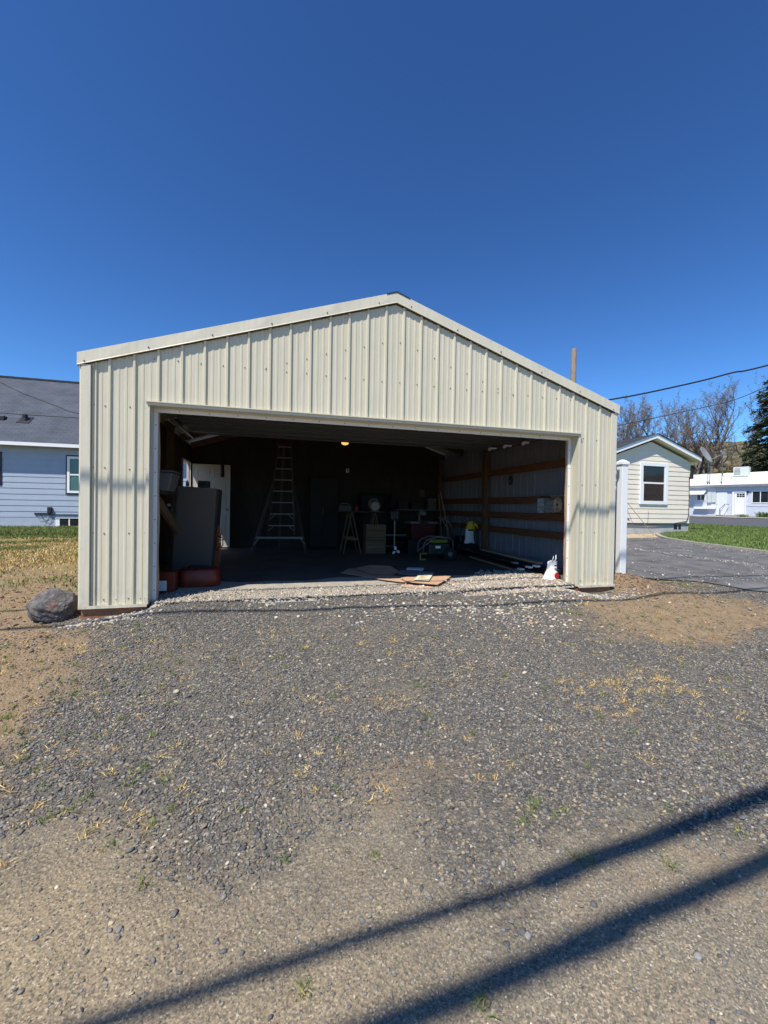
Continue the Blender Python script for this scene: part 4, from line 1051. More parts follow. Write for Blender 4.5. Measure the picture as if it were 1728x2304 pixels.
ub('meter_box', 'acgrey', [(-1.18, -.96, .06, .22, 1.72, 2.42), (-.955, -.74, .06, .16, 1.74, 2.40)], bevel=.02)
b = MB(); b.prism([LB(-2.6, .03, 2.58), LB(-2.6, .75, 2.30), LB(-2.6, .75, 2.26), LB(-2.6, .03, 2.5)], LB(-2.6, 0, 0), LB(-1.28, 0, 0)); b.build('awning', 'whitepaint', bb)
ub('lamp', 'black', [(.86, .93, .03, .13, 2.32, 2.46)])
ub('wall_ledge', 'whitepaint', [(-1.92, -.72, .03, .35, 1.30, 1.45)], bevel=.01)
ub('porch_step', 'concrete', [(-1.15, -.2, .05, .9, .50, .86), (-.19, .55, .05, .9, .50, .93)], bevel=.01)
b = MB(); b.tube([LB(-.10, .8, 1.62), LB(-.38, .8, 1.30), LB(-.38, .8, .86)], .028, 6); b.tube([LB(-.02, .2, 1.62), LB(-.10, .8, 1.62)], .028, 6); b.tube([LB(-.33, .82, 1.28), LB(-.33, .82, .86)], .02, 6); b.tube([LB(-.08, .82, 1.6), LB(-.36, .82, 1.05)], .018, 6); b.build('handrail', 'greyplastic', bb)
cl = thing('rooftop_cooler', 'boxy pale evaporative cooler on the white roof', 'rooftop cooler', LB(.05, -2.0, 3.5))
ub('cabinet', 'acgrey', [(-.28, .52, -2.6, -2.0, 3.5, 4.12)], cl, bevel=.03)
ub('louvres', 'greyplastic', [(-.22 + .0, .10, -1.999, -1.985, 3.62 + k * .09, 3.66 + k * .09) for k in range(5)], cl)
for (u0, zt_, lb) in ((-1.20, 4.62, 'left of the two close thin roof masts, by the dish'), (-1.09, 4.60, 'right of the two close thin roof masts, by the dish'), (-.44, 4.72, 'thin roof mast standing alone between the dish and the cooler')):
    b = MB(); b.tube([LB(u0, .1, 2.95), LB(u0, .1, zt_)], .035, 8)
    b.box((u0 - .03, .02, 2.93), (u0 + .03, .2, 2.965), TB)
    tag(b.build('roof_mast', 'galv', origin=LB(u0, .1, 2.95)), lb, 'mast', 'thin masts on the white roof')
b = MB(); b.tube([LB(-.40, .1, 3.75), LB(-.38, .1, 3.46), LB(-.30, .1, 3.40), LB(-.05, 0, 3.38), (LB(.05, 0, 3.35)), LB(.08, .1, 3.20)], .03, 7); tag(b.build('roof_conduit', 'galv', origin=LB(0, .1, 3.2), smooth=True), 'bent grey conduit lying on the white roof', 'conduit')
# planter bed with plants
pb = thing('planter_bed', 'low dark timber edged bed before the pale blue building', 'planter', LB(1.5, 1.2, .7))
ub('edging', 'brick', [(.62, 4.5, 1.2, 1.32, .55, .84)], pb)
ub('soil', 'brick', [(.62, 4.5, .3, 1.19, .50, .80)], pb)
for k, (u0, w0, hh, lb) in enumerate(((.85, .8, .25, 'low bright green plant in the timber edged bed'), (1.62, .7, .48, 'dark spiky leaved plant in the timber edged bed'), (1.9, .7, .42, 'spiky leaved plant at the right end of the bed'))):
    p0 = LB(u0, w0, .80); n = 70
    P = np.tile([p0.x, p0.y, p0.z], (n, 1)) + R.normal(0, .12, (n, 3)) * [1, 1, 0]
    o = blades('bed_plant', P - np.array([p0.x, p0.y, p0.z]), R.uniform(.5, 1, n) * hh * S, R.uniform(.03, .07, n), palette(n, GREEN, [2, 3, 2]), lean=.45)
    o.location = p0; tag(o, lb, 'plant', 'plants in the timber bed')
t = MB(); t.box((-1.72, .9, .78), (-1.30, 1.2, .86), TB); tag(t.build('cinder_block', 'foundation', bevel=.02), 'row of cinder blocks on the far sidewalk at the building', 'cinder blocks')

# ------------------------------------------------------------------ pole, cables
b = MB(); b.tube([(19.4, 16.24, .2), (19.41, 16.24, 5), (19.43, 16.24, 10.76)], [.20, .175, .155], 14); b.build('utility_pole', 'pole', smooth=False, label='weathered wooden utility pole standing behind the garage roof', cat='utility pole')
def cable(pts, r, label, name='utility_cable', group=None, sub=6, mat='cable'):
    P = [Vector(p) for p in pts]; out = []
    Q = [P[0]] + P + [P[-1]]
    for i in range(1, len(Q) - 2):
        for k in range(sub):
            t = k / sub; p0, p1, p2, p3 = Q[i - 1], Q[i], Q[i + 1], Q[i + 2]
            out.append(.5 * ((2 * p1) + (-p0 + p2) * t + (2 * p0 - 5 * p1 + 4 * p2 - p3) * t * t + (-p0 + 3 * p1 - 3 * p2 + p3) * t ** 3))
    out.append(P[-1]); b = MB(); b.tube(out, r, 7)
    return tag(b.build(name, mat, smooth=True), label, 'cable', group)
GC = 'overhead cables'
cable([(6.8, 5.9, 2.9), (9.8, 8.3, 4.2), (12.56, 7.69, 4.86), (14.57, 7.14, 5.26), (16.72, 6.55, 5.78), (17.95, 6.21, 6.13), (19.15, 5.88, 6.41), (26, 4, 8.4), (34, 2, 10.9)], .028, 'thick black cable rising to the right over the cream house', group=GC)
cable([(33, 28, 9.0), (42.32, 25.47, 11.22), (44.79, 24.80, 11.90), (46.71, 24.27, 12.70), (47.98, 23.93, 13.24), (60, 20, 18)], .032, 'thin far cable between the bare trees and the evergreen', group=GC)
cable([(-9, 7.5, 7.0), (-6, 6.6, 4.95), (-3.765, 5.971, 3.654), (-3.047, 5.768, 3.329), (-2.535, 5.624, 3.135), (-2.079, 5.496, 2.989), (-.05, 4.9, 2.62)], .011, 'sagging thin cable dropping across the left shingle roof', group=GC)
cable([(-9, 7.4, 3.7), (-6, 6.6, 3.13), (-3.757, 5.96, 2.981), (-2.078, 5.495, 2.898), (-.05, 4.95, 2.80)], .009, 'lower nearly level cable before the left shingle roof', group=GC)
def shadow_cable(pts, height, r, label):
    out = []
    for p in pts:
        p = Vector(p); k = (height - p.z) / (-SUN_DIR.z); out.append(p - SUN_DIR * k)
    return cable(out, r, label, group=GC)
shadow_cable([(-9, 0, 1.555), (0, 0, 1.27), (6.7, 0, 1.057), (16, 0, .76)], 6.4, .023, 'overhead cable whose shadow crosses both garage columns')
shadow_cable([(-12, .5, -.2), (-.58, -.05, -.18), (.97, -.22, -.08), (2.34, -.31, -.07), (3.86, -.46, -.08), (5.4, -.48, -.11), (6.5, -.43, -.12), (8.2, -.36, -.12), (9.5, -.28, -.12), (18, .1, -.1)], 5.7, .027, 'overhead cable whose shadow runs along the foot of the garage')
shadow_cable([(-8, -4.05, -.5), (1.42, -3.53, -.51), (2.95, -3.48, -.49), (4.58, -3.35, -.46), (14, -2.7, -.4)], 5.3, .028, 'overhead cable casting the upper broad shadow on the lane')
shadow_cable([(2.98, -3.48, -.49), (4.58, -3.35, -.46), (14, -2.7, -.4)], 5.26, .048, 'thicker bundled cable lashed to the upper lane cable')
shadow_cable([(-8, -4.3, -.5), (2.26, -3.76, -.51), (2.97, -3.73, -.50), (4.05, -3.65, -.48), (14, -3.05, -.4)], 5.3, .046, 'overhead cable bundle casting the lower broad shadow on the lane')

# ------------------------------------------------------------------ hillside
def hill():
    az = np.radians(np.arange(-60, 128, 1.0)); rr_ = np.array([52, 56, 60, 64, 68, 71, 74, 78, 84, 92, 100, 110, 120, 130, 140, 150, 165, 190, 240, 320, 450, 700], float)
    hz = np.interp(rr_, [52, 60, 66, 71, 75, 92, 120, 140, 165, 240, 450, 700], [-.5, .9, 2.8, 6.0, 6.9, 9.6, 15.5, 19.2, 20, 17, 20, 24])
    A, RR = np.meshgrid(az, rr_, indexing='ij'); HZ = np.tile(hz, (len(az), 1))
    X = 1.87 + RR * np.sin(A); Y = -4.96 + RR * np.cos(A)
    amp = np.clip((RR - 60) / 60, 0, 1)
    HZ = HZ + fbm(X * .05, Y * .05, 5) * 4.0 * amp - (np.degrees(A) - 48) * .10 * np.clip((RR - 75) / 60, 0, 1)
    V = np.stack([X, Y, HZ], -1).reshape(-1, 3); n1, n2 = X.shape
    i, j = np.meshgrid(np.arange(n1 - 1), np.arange(n2 - 1), indexing='ij'); a_ = (i * n2 + j).ravel()
    F = np.stack([a_, a_ + 1, a_ + n2 + 1, a_ + n2], -1)
    gr = smooth((fbm(X * .06 + 7, Y * .06, 4) + .08) * 5) * np.clip((RR - 70) / 10, 0, 1) * np.clip((125 - RR) / 30, 0, 1)
    bank = np.clip(1 - np.abs(RR - 70) / 5, 0, 1) * smooth((fbm(X * .12, Y * .12 + 8, 3) + .35) * 5)
    c = np.array([.21, .165, .095])[None, None] * (1 + fbm(X * .2, Y * .2, 4) * .5)[..., None]
    c = c * (1 - gr[..., None]) + np.array([.15, .19, .045]) * gr[..., None]
    c = c * (1 - bank[..., None]) + np.array([.42, .19, .10]) * bank[..., None]
    MT['hill'] = M_attr('dry_sage_hillside', rough=.95, var=.45, vscale=1.3, bump=1.0)
    np_mesh('hill', V, F, 'hill', col=c.reshape(-1, 3), smooth=True, nv=4, kind='structure')
hill()
# sage brush on the hill: uncountable
N = 6000
rr_ = R.uniform(74, 150, N); az = np.radians(R.uniform(36, 64, N)); X = 1.87 + rr_ * np.sin(az); Y = -4.96 + rr_ * np.cos(az)
hz = np.interp(rr_, [52, 60, 66, 71, 75, 92, 120, 140, 165], [-.5, .9, 2.8, 6.0, 6.9, 9.6, 15.5, 19.2, 20]) + fbm(X * .05, Y * .05, 5) * 4.0 * np.clip((rr_ - 60) / 60, 0, 1) - (np.degrees(az) - 48) * .10 * np.clip((rr_ - 75) / 60, 0, 1)
stones('sagebrush', np.stack([X, Y, hz], -1), np.clip(R.gamma(4, .22, N), .3, 1.8), palette(N, [(.12, .11, .06), (.09, .10, .05), (.16, .13, .08)], [3, 2, 2]), 'stone', flat=.7, kind='stuff', label='scattered grey green brush on the far hillside', cat='brush')

# ------------------------------------------------------------------ trees
def bare_tree(base, height, seed, lean, label, leaders=2, thick=.28, spread=1.0):
    rt = random.Random(seed)
    t = thing('bare_tree', label, 'tree', base, 'leafless trees behind the cream house')
    trunk = MB(); crown = MB(); tw_v = []; tw_f = []
    def twig(p, d, L):
        d = d.normalized(); w = .013 + .008 * rt.random(); s = d.cross(Vector((rt.uniform(-1, 1), rt.uniform(-1, 1), .3))).normalized() * w
        q = p + d * L * .5 + Vector((rt.uniform(-1, 1), rt.uniform(-1, 1), rt.uniform(-.6, 1))) * L * .14; e = q + (d + Vector((rt.uniform(-.7, .7), rt.uniform(-.7, .7), rt.uniform(-.2, .8)))).normalized() * L * .5
        o = len(tw_v); tw_v.extend([p - s, p + s, q + s * .7, q - s * .7, e]); tw_f.extend([(o, o + 1, o + 2), (o, o + 2, o + 3), (o + 3, o + 2, o + 4)])
    def branch(p, d, L, r, lvl, mb):
        n = 7 if lvl == 0 else (5 if lvl == 1 else 4); pts = [p]; rs = [r]; q = p; dd = d.normalized()
        wob_ = .26 if lvl < 2 else .36
        for i in range(n):
            dd = (dd + Vector((rt.uniform(-1, 1), rt.uniform(-1, 1), rt.uniform(-.35, .55))) * wob_ + Vector((0, 0, .10))).normalized()
            q = q + dd * (L / n); pts.append(q); rs.append(r * (1 - .68 * (i + 1) / n))
        mb.tube(pts, rs, 6 if lvl == 0 else (5 if lvl == 1 else 3), cap=False)
        for i in range(1, n + 1):
            if lvl == 0:
                k = 2 if i > 1 else rt.choice((0, 1))
            elif lvl == 1: k = (1 if i > 0 else 0) + (rt.random() < .15)
            elif lvl == 2: k = 1
            else: k = 0
            for _ in range(k):
                a = rt.uniform(0, 6.283); out = Vector((math.cos(a), math.sin(a), rt.uniform(-.05, .75) + (.3 if lvl == 0 else 0)))
                nd = (out * spread + dd * .55).normalized()
                if lvl < 2: branch(pts[i], nd, L * rt.uniform(.26, .44) * (1 if lvl else .9), rs[i] * .52, lvl + 1, crown)
                elif lvl == 2 and rt.random() < .9: branch(pts[i], nd, L * rt.uniform(.35, .55), max(.014, rs[i] * .6), 3, crown)
            if lvl >= 2:
                for _ in range(2): twig(pts[i], Vector((rt.uniform(-1, 1), rt.uniform(-1, 1), rt.uniform(-.4, 1))), rt.uniform(.18, .5))
    b0 = Vector(base); hz = height
    fork = b0 + Vector((lean * .12 * hz, 0, hz * .16))
    trunk.tube([b0 - Vector((0, 0, .5)), b0 + (fork - b0) * .5, fork], [thick * 1.25, thick, thick * .85], 8, cap=False)
    for k in range(leaders):
        a = 6.283 * k / leaders + rt.uniform(-.5, .5)
        d = Vector((math.cos(a) * .32 + lean * .25, math.sin(a) * .32, 1))
        branch(fork, d, hz * rt.uniform(.80, .92), thick * rt.uniform(.62, .8), 0, trunk)
    trunk.build('trunk', 'bark', t, smooth=True, recalc=False)
    cr = crown.build('crown', 'bark', t, smooth=True, recalc=False)
    V = np.array([tuple(v) for v in tw_v]); F = np.array(tw_f)
    np_mesh('twigs', V, F, 'twig', parent=cr)
HS = .745
TR = [(48.7, 42.4, 13.0, 1, -.2, 2, 'bare spreading tree farthest left, half behind the garage roof corner'), (50.6, 41.9, 14.6, 2, .4, 2, 'bare tree with branches leaning right, second from the garage roof corner'),
      (52.8, 41.3, 15.6, 3, .6, 2, 'bare wide tree leaning right above the left slope of the cream house roof'), (54.9, 40.7, 13.4, 14, .1, 3, 'bare tree with a thick trunk right behind the cream house gable peak'),
      (57.2, 40.1, 14.6, 5, -.1, 1, 'tall thin crooked bare tree just right of the cream gable peak'), (58.9, 39.6, 15.4, 6, .1, 1, 'crooked bare tree with an S shaped trunk above the dish'),
      (61.0, 39.0, 16.2, 17, .0, 2, 'tall bare tree with two leaders behind the roof masts'), (62.6, 38.5, 16.4, 8, .1, 2, 'bare tree farthest right, its rounded crown nearest the evergreen')]
for (x, y, h_, sd_, ln, ld_, lb) in TR:
    bare_tree((x, y, 2.2), h_ * HS, sd_, ln, lb, leaders=ld_, thick=.34 if ld_ > 1 else .30, spread=.85)
# evergreen
def evergreen(base, height, rmax, seed, label):
    t = thing('evergreen_tree', label, 'tree', base)
    rt = np.random.RandomState(seed); b = MB(); B = Vector(base)
    b.tube([B - Vector((0, 0, .5)), B + Vector((0, 0, height * .5)), B + Vector((0, 0, height))], [.5, .32, .04], 9)
    b0 = b.build('trunk', 'bark', t, smooth=True)
    V = []; F = []; C = []; br = MB()
    nb = 420
    for k in range(nb):
        f = (k + rt.rand()) / nb; z = height * (.10 + .90 * f); L = rmax * ((1 - f) ** .72) * rt.uniform(.62, 1.12) + .25
        a = k * 2.39996 + rt.normal(0, .25); dx, dy = math.cos(a), math.sin(a)
        n = max(4, int(L * 7)); droop = rt.uniform(.06, .22) * L
        br.tube([B + Vector((0, 0, z)), B + Vector((dx * L * .5, dy * L * .5, z + L * .03)), B + Vector((dx * L, dy * L, z - droop))], [.05, .03, .01], 3, cap=False)
        tone = rt.uniform(.75, 1.3)
        for i in range(n):
            t_ = .12 + .88 * (i + rt.rand()) / n; cx_, cy_ = dx * L * t_, dy * L * t_; cz_ = z + L * .06 * math.sin(t_ * 3.14) - droop * t_ ** 2
            for s in range(7):
                wd = .55 * (1 - t_ * .55); px, py, pz = cx_ - dy * rt.normal(0, wd * .5), cy_ + dx * rt.normal(0, wd * .5), cz_ + rt.normal(-.07, .10)
                l_ = rt.uniform(.16, .36); w_ = rt.uniform(.035, .09); aa = a + rt.normal(0, .7); ex = np.array([math.cos(aa), math.sin(aa), rt.normal(-.15, .3)]) * l_; ey = np.array([-math.sin(aa), math.cos(aa), rt.normal(0, .5)]) * w_
                p = np.array([B.x + px, B.y + py, B.z + pz]); o = len(V)
                V += [p - ey, p + ey, p + ex + ey * .4, p + ex - ey * .4]; F.append((o, o + 1, o + 2, o + 3))
                c = np.array([.032, .058, .022]) * tone * rt.uniform(.7, 1.35) + np.array([.05, .045, .012]) * max(0, t_ - .6) * rt.rand(); C += [c] * 4
    cr = br.build('limbs', 'bark', t, recalc=False)
    np_mesh('crown', np.array(V), np.array(F), 'blade', col=np.array(C), nv=4, parent=t)
evergreen((61.3, 29.9, 1.6), 20.5, 5.4, 3, 'tall dark evergreen at the right edge behind the pale blue building')

# ------------------------------------------------------------------ things in and in front of the garage
# boulder at the left corner
def boulder():
    import bmesh
    bm = bmesh.new(); bmesh.ops.create_icosphere(bm, subdivisions=5, radius=1.0)
    rr = np.random.RandomState(12); planes = []
    for i in range(20):
        d = rr.normal(0, 1, 3); d /= np.linalg.norm(d); planes.append((d, rr.uniform(.62, .92)))
    planes += [(np.array([-.1, -.55, .8]) / .976, .62), (np.array([.75, -.55, -.25]) / .963, .70), (np.array([-.8, .1, .55]) / .976, .66), (np.array([.2, -.95, -.3]) / 1.017, .72)]
    for v in bm.verts:
        p = np.array(v.co); p /= np.linalg.norm(p); r = 1.0
        for d, h in planes:
            c = p @ d
            if c > 1e-3: r = min(r, h / c)
        n = float(fbm(np.array([p[0] * 2.1 + p[2] * 1.3 + 5]), np.array([p[1] * 2.1 - p[2] + 5]), 5)[0])
        n2 = float(fbm(np.array([p[0] * 9 + p[2] * 6]), np.array([p[1] * 9 + 30 - p[2] * 5]), 3)[0])
        q = p * (r + n * .16 + n2 * .09)
        # tilt: high right rear, low left front
        v.co = Vector((q[0] * .29, q[1] * .25, q[2] * .235))
    bm.transform(Matrix.Rotation(math.radians(-14), 4, 'Y'))
    me = bpy.data.meshes.new('boulder'); bm.to_mesh(me); bm.free()
    mt, n, l, b = _new('mottled_basalt_boulder')
    b.inputs['Roughness'].default_value = .75
    tc = n.new('ShaderNodeTexCoord')
    def nz(sc, d=8, r=.7):
        q = n.new('ShaderNodeTexNoise'); q.inputs['Scale'].default_value = sc; q.inputs['Detail'].default_value = d; q.inputs['Roughness'].default_value = r; l.new(tc.outputs['Object'], q.inputs[0]); return q
    rp = n.new('ShaderNodeValToRGB'); e = rp.color_ramp.elements
    e[0].position = .33; e[0].color = (.035, .033, .034, 1); e[1].position = .68; e[1].color = (.40, .34, .28, 1)
    q = e.new(.48); q.color = (.11, .10, .098, 1); q = e.new(.6); q.color = (.21, .18, .155, 1)
    l.new(nz(11, 10, .8).outputs['Fac'], rp.inputs[0])
    r2 = n.new('ShaderNodeValToRGB'); r2.color_ramp.elements[0].position = .62; r2.color_ramp.elements[1].position = .7
    l.new(nz(3.3, 4, .5).outputs['Fac'], r2.inputs[0])
    mx = n.new('ShaderNodeMix'); mx.data_type = 'RGBA'; mx.inputs[7].default_value = (.30, .13, .07, 1)
    l.new(r2.outputs[0], mx.inputs[0]); l.new(rp.outputs[0], mx.inputs[6]); l.new(mx.outputs[2], b.inputs['Base Color'])
    bp = n.new('ShaderNodeBump'); bp.inputs['Strength'].default_value = 1.0; bp.inputs['Distance'].default_value = .03
    l.new(nz(16, 9, .75).outputs['Fac'], bp.inputs['Height']); l.new(bp.outputs[0], b.inputs['Normal'])
    me.materials.append(mt)
    o = bpy.data.objects.new('boulder', me); COL.objects.link(o); o.location = (-.29, .16, -.01)
    tag(o, 'dark mottled boulder lying at the foot of the left garage corner', 'boulder')
boulder()

# fence to the right of the garage
fn = thing('vinyl_fence', 'white vinyl fence post with its short panel behind, at the right garage corner', 'fence', (7.25, .46, .08))
b = MB(); b.box((7.18, .39, -.1), (7.295, .505, 1.80)); b.build('post', 'vinyl', fn, bevel=.006)
b = MB(); b.box((7.165, .375, 1.80), (7.31, .52, 1.835)); b.prism([(7.17, .38, 1.835), (7.305, .38, 1.835), (7.305, .515, 1.835), (7.17, .515, 1.835)], (0, 0, 0), (0, 0, .012))
b.add([(7.175, .385, 1.847), (7.30, .385, 1.847), (7.30, .51, 1.847), (7.175, .51, 1.847), (7.22, .43, 1.882), (7.255, .43, 1.882), (7.255, .465, 1.882), (7.22, .465, 1.882)], [(0, 1, 5, 4), (1, 2, 6, 5), (2, 3, 7, 6), (3, 0, 4, 7), (4, 5, 6, 7)])
b.build('post_cap', 'vinyl', fn, bevel=.004)
MT['fencepanel'] = M('grey_taupe_fence_board', (.42, .38, .35), rough=.6, var=.08, stretch=(1, 8, 1))
for (z0, z1) in ((.12, .27), (1.22, 1.36), (1.66, 1.76)):
    b = MB(); b.box((7.20, .532, z0), (7.25, 2.3, z1)); b.build('rail', 'vinyl', fn, bevel=.003)
b = MB()
for i in range(11): b.box((7.213, .54 + i * .16, .272), (7.236, .54 + i * .16 + .154, 1.218))
b.build('panel', 'fencepanel', fn)
b = MB()
for i in range(-2, 14):
    y = .55 + i * .13
    for sg in (1, -1):
        ya, yb = (y, y + .30) if sg > 0 else (y + .30, y)
        za, zb = 1.362, 1.658
        pa = [max(.54, min(2.28, q)) for q in (ya, yb)]
        if abs(pa[0] - pa[1]) < .05: continue
        t0 = (pa[0] - ya) / (yb - ya); t1 = (pa[1] - ya) / (yb - ya)
        b.bar((7.222 + .006 * sg, pa[0], za + (zb - za) * t0), (7.222 + .006 * sg, pa[1], za + (zb - za) * t1), .028, .006, up=(1, 0, 0))
b.build('lattice', 'vinyl', fn)
b = MB(); b.box((7.18, 2.3, -.1), (7.32, 2.44, 1.80)); b.build('post', 'vinyl', fn, bevel=.006)
fn.location.y -= .10; fn.location.x -= .02

# cardboard sheets on the floor
def flat(name, pts, z, th, mat, label, cat, group=None, curl=0.0, warp=.012):
    b = MB(); n = len(pts)
    cx_ = sum(p[0] for p in pts) / n; cy_ = sum(p[1] for p in pts) / n
    top = []; rings = 4
    for r in range(1, rings + 1):
        for i in range(n):
            for s in range(3):
                p = pts[i]; q = pts[(i + 1) % n]
                x = p[0] + (q[0] - p[0]) * s / 3; y = p[1] + (q[1] - p[1]) * s / 3
                t = r / rings
                x = cx_ + (x - cx_) * t; y = cy_ + (y - cy_) * t
                top.append((x, y, z + curl * t * t * max(0, y - cy_) + warp * t * (1 + math.sin(x * 5 + y * 3)) * .5))
    m_ = n * 3
    vs = [(cx_, cy_, z)] + top; vs2 = [(v[0], v[1], v[2] + th) for v in vs]; o = len(vs)
    fs = []
    for i in range(m_):
        j = (i + 1) % m_
        fs.append((0, 1 + i, 1 + j)); fs.append((o, o + 1 + j, o + 1 + i))
        for r in range(rings - 1):
            a_ = 1 + r * m_ + i; c_ = 1 + r * m_ + j
            fs.append((a_, a_ + m_, c_ + m_, c_)); fs.append((o + a_, o + c_, o + c_ + m_, o + a_ + m_))
        a_ = 1 + (rings - 1) * m_ + i; c_ = 1 + (rings - 1) * m_ + j
        fs.append((a_, o + a_, o + c_, c_))
    b.add(vs + vs2, fs)
    return b.build(name, mat, label=label, cat=cat, group=group)
G = 'flattened cardboard on the garage floor'
flat('cardboard_sheet', [(2.99, 1.58), (3.21, 2.07), (3.54, 2.15), (3.9, 1.91), (4.0, 1.64), (3.49, .9), (3.23, 1.25)], .004, .006, 'cardboard', 'large brown cardboard sheet lying in shade, farthest left of the flattened sheets', 'cardboard', G)
flat('cardboard_sheet', [(3.31, 1.92), (3.59, 2.14), (3.93, 1.99), (3.95, 1.49), (3.74, 1.34), (3.54, 1.3), (3.39, 1.43)], .022, .006, 'cardboard', 'curled brown cardboard sheet on top of the large shaded sheet', 'cardboard', G, curl=.05)
flat('cardboard_sheet', [(3.39, .89), (3.49, 1.03), (3.74, .99), (3.92, .79), (3.78, .52), (3.67, .56), (3.51, .74)], .020, .006, 'cardboard', 'sunlit brown cardboard flap at the left front of the pile', 'cardboard', G)
flat('cardboard_sheet', [(4.32, .98), (4.54, .82), (4.06, .19), (3.78, .4), (3.72, .56), (3.74, .80), (4.0, .96)], .038, .006, 'cardboard', 'largest sunlit cardboard sheet, its point towards the gravel', 'cardboard', G)
flat('cardboard_sheet', [(3.65, .48), (3.77, .38), (4.05, .18), (3.96, .15), (3.74, .2), (3.60, .36)], .004, .006, 'cardboard', 'narrow cardboard edge showing under the pile in front', 'cardboard', G)
flat('grey_board', [(3.98, 1.52), (4.4, 1.15), (4.27, .99), (3.95, 1.02), (3.81, 1.18)], .045, .008, 'greyplastic', 'dark grey flat board behind the sunlit cardboard', 'board')
flat('white_board', [(4.22, 1.9), (4.49, 1.81), (4.37, 1.58), (4.14, 1.74)], .01, .012, 'whitepaint', 'small white board lying in shade behind the cardboard pile', 'board')
pp = thing('printed_leaflet', 'pale yellow printed paper lying on the sunlit cardboard', 'leaflet', (4.06, .7, .06))
b = MB(); q = [(4.08, .96), (4.33, 1.0), (4.02, .41), (3.83, .51)]
b.prism([(x, y, .066) for x, y in q], (0, 0, 0), (0, 0, .002)); b.build('sheet', 'paperprint', pp)
b = MB()
for k in range(5):
    t = .2 + k * .13
    A = Vector((4.08, .96, 0)).lerp(Vector((3.83, .51, 0)), t); B = Vector((4.33, 1.0, 0)).lerp(Vector((4.02, .41, 0)), t)
    p = A.lerp(B, .22); q2 = A.lerp(B, .55 + .12 * (k % 2)); b.bar(p + Vector((0, 0, .0695)), q2 + Vector((0, 0, .0695)), .02, .001)
b.build('printing', M('orange_print', (.5, .25, .06)), pp)

# plastic bag by the right jamb
bg_ = thing('plastic_bag', 'white plastic bag with a red and black print by the right door jamb', 'bag', (5.98, .37, 0))
def bag_shape(c, w, d, h, seed, T=None, top=.35, mat='whitepaint', name='bag', parent=None, n=28, rows=16, lean=(0, 0)):
    rr = random.Random(seed); V = []; F = []
    ph = [rr.uniform(0, 6.28) for _ in range(8)]
    for j in range(rows + 1):
        t = j / rows
        k = (1 - t) * 1.0 + t * top; k *= 1 + .12 * math.sin(t * 5 + ph[0])
        if j == 0: k *= .75
        for i in range(n):
            a_ = 2 * math.pi * i / n
            cr = 1 + .07 * math.sin(5 * a_ + ph[1] + t * 4) + .05 * math.sin(9 * a_ + ph[2] - t * 6) + .04 * math.sin(14 * a_ + ph[3] + 9 * t)
            V.append((c[0] + w / 2 * k * cr * math.cos(a_) + lean[0] * t, c[1] + d / 2 * k * cr * math.sin(a_) + lean[1] * t, c[2] + h * t + .012 * math.sin(3 * a_ + ph[4])))
    for j in range(rows):
        for i in range(n):
            a_ = j * n + i; b__ = j * n + (i + 1) % n; F.append((a_, b__, b__ + n, a_ + n))
    F.append(tuple(reversed(range(n)))); F.append(tuple(range(rows * n, rows * n + n)))
    b = MB(); b.add(V, F); return b.build(name, mat, parent, smooth=True)
bag_shape((5.955, .37, .01), .24, .2, .29, 3, parent=bg_, top=.55, lean=(.05, .02))
b = MB(); b.tube([(5.97, .36, .29), (5.98, .35, .35), (6.0, .36, .385)], [.012, .008, .003], 6); b.tube([(6.02, .37, .28), (6.04, .36, .35), (6.045, .37, .40)], [.014, .01, .004], 6); b.build('bag_handle', 'whitepaint', bg_, smooth=True)
def disc(c, rx, rz, T, n=18):
    return [(c[0] + rx * math.cos(2 * math.pi * i / n), c[1], c[2] + rz * math.sin(2 * math.pi * i / n)) for i in range(n)]
b = MB(); b.prism(disc((5.99, .262, .105), .034, .045, None), (0, 0, 0), (0, .02, 0)); b.build('red_print', 'red', bg_)
b = MB(); b.prism(disc((6.035, .272, .17), .03, .028, None), (0, 0, 0), (0, .02, 0)); b.prism(disc((6.045, .28, .06), .022, .05, None), (0, 0, 0), (0, .02, 0)); b.prism(disc((5.985, .285, .25), .018, .011, None), (0, 0, 0), (0, .02, 0)); b.build('black_print', 'black', bg_)
b = MB(); b.box((5.93, .235, 0), (6.03, .27, .03)); tag(b.build('paint_can_lid', 'red', bevel=.006, origin=(5.98, .25, 0)), 'small flat red lid on the rubble below the white bag', 'lid')

# long boards along the right wall, ends towards the door
rr = random.Random(9)
GB = 'long boards piled along the right wall'
spec = [(6.02, .95, .0, 'woodtan', 'raw tan timber at the front of the pile, lowest'), (6.11, .83, .0, 'woodtan', 'raw tan timber lying between the white ended boards and the wall'),
        (6.00, 1.25, .05, 'black', 'black board with a white end, lowest and nearest the door'), (6.07, 1.12, .10, 'black', 'black board with a white end, middle of the pile'),
        (6.14, 1.02, .13, 'black', 'black board with a broad white end lying topmost near the wall'), (6.00, 1.42, .13, 'black', 'black board with a dull grey end, farthest left in the pile'), (6.22, .98, .17, 'woodtan', 'thin tan strip lying on top of the pile against the wall')]
for i, (x, y0, z0, mt_, lb) in enumerate(spec):
    L = 2.6 - rr.random() * .5
    t = thing('board', lb, 'board', (x, y0, z0), GB)
    sk = rr.uniform(-.03, .03)
    b = MB(); b.bar((x, y0, z0 + .018), (x + .16 + sk, y0 + L, z0 + .02), .085, .034); b.build('plank', mt_, t, bevel=.002)
    if mt_ == 'black':
        b = MB(); b.bar((x - .008, y0 - .11, z0 + .018), (x, y0 - .001, z0 + .018), .08, .030); b.build('end_cap', 'whitepaint' if i != 5 else 'greyplastic', t, bevel=.003)

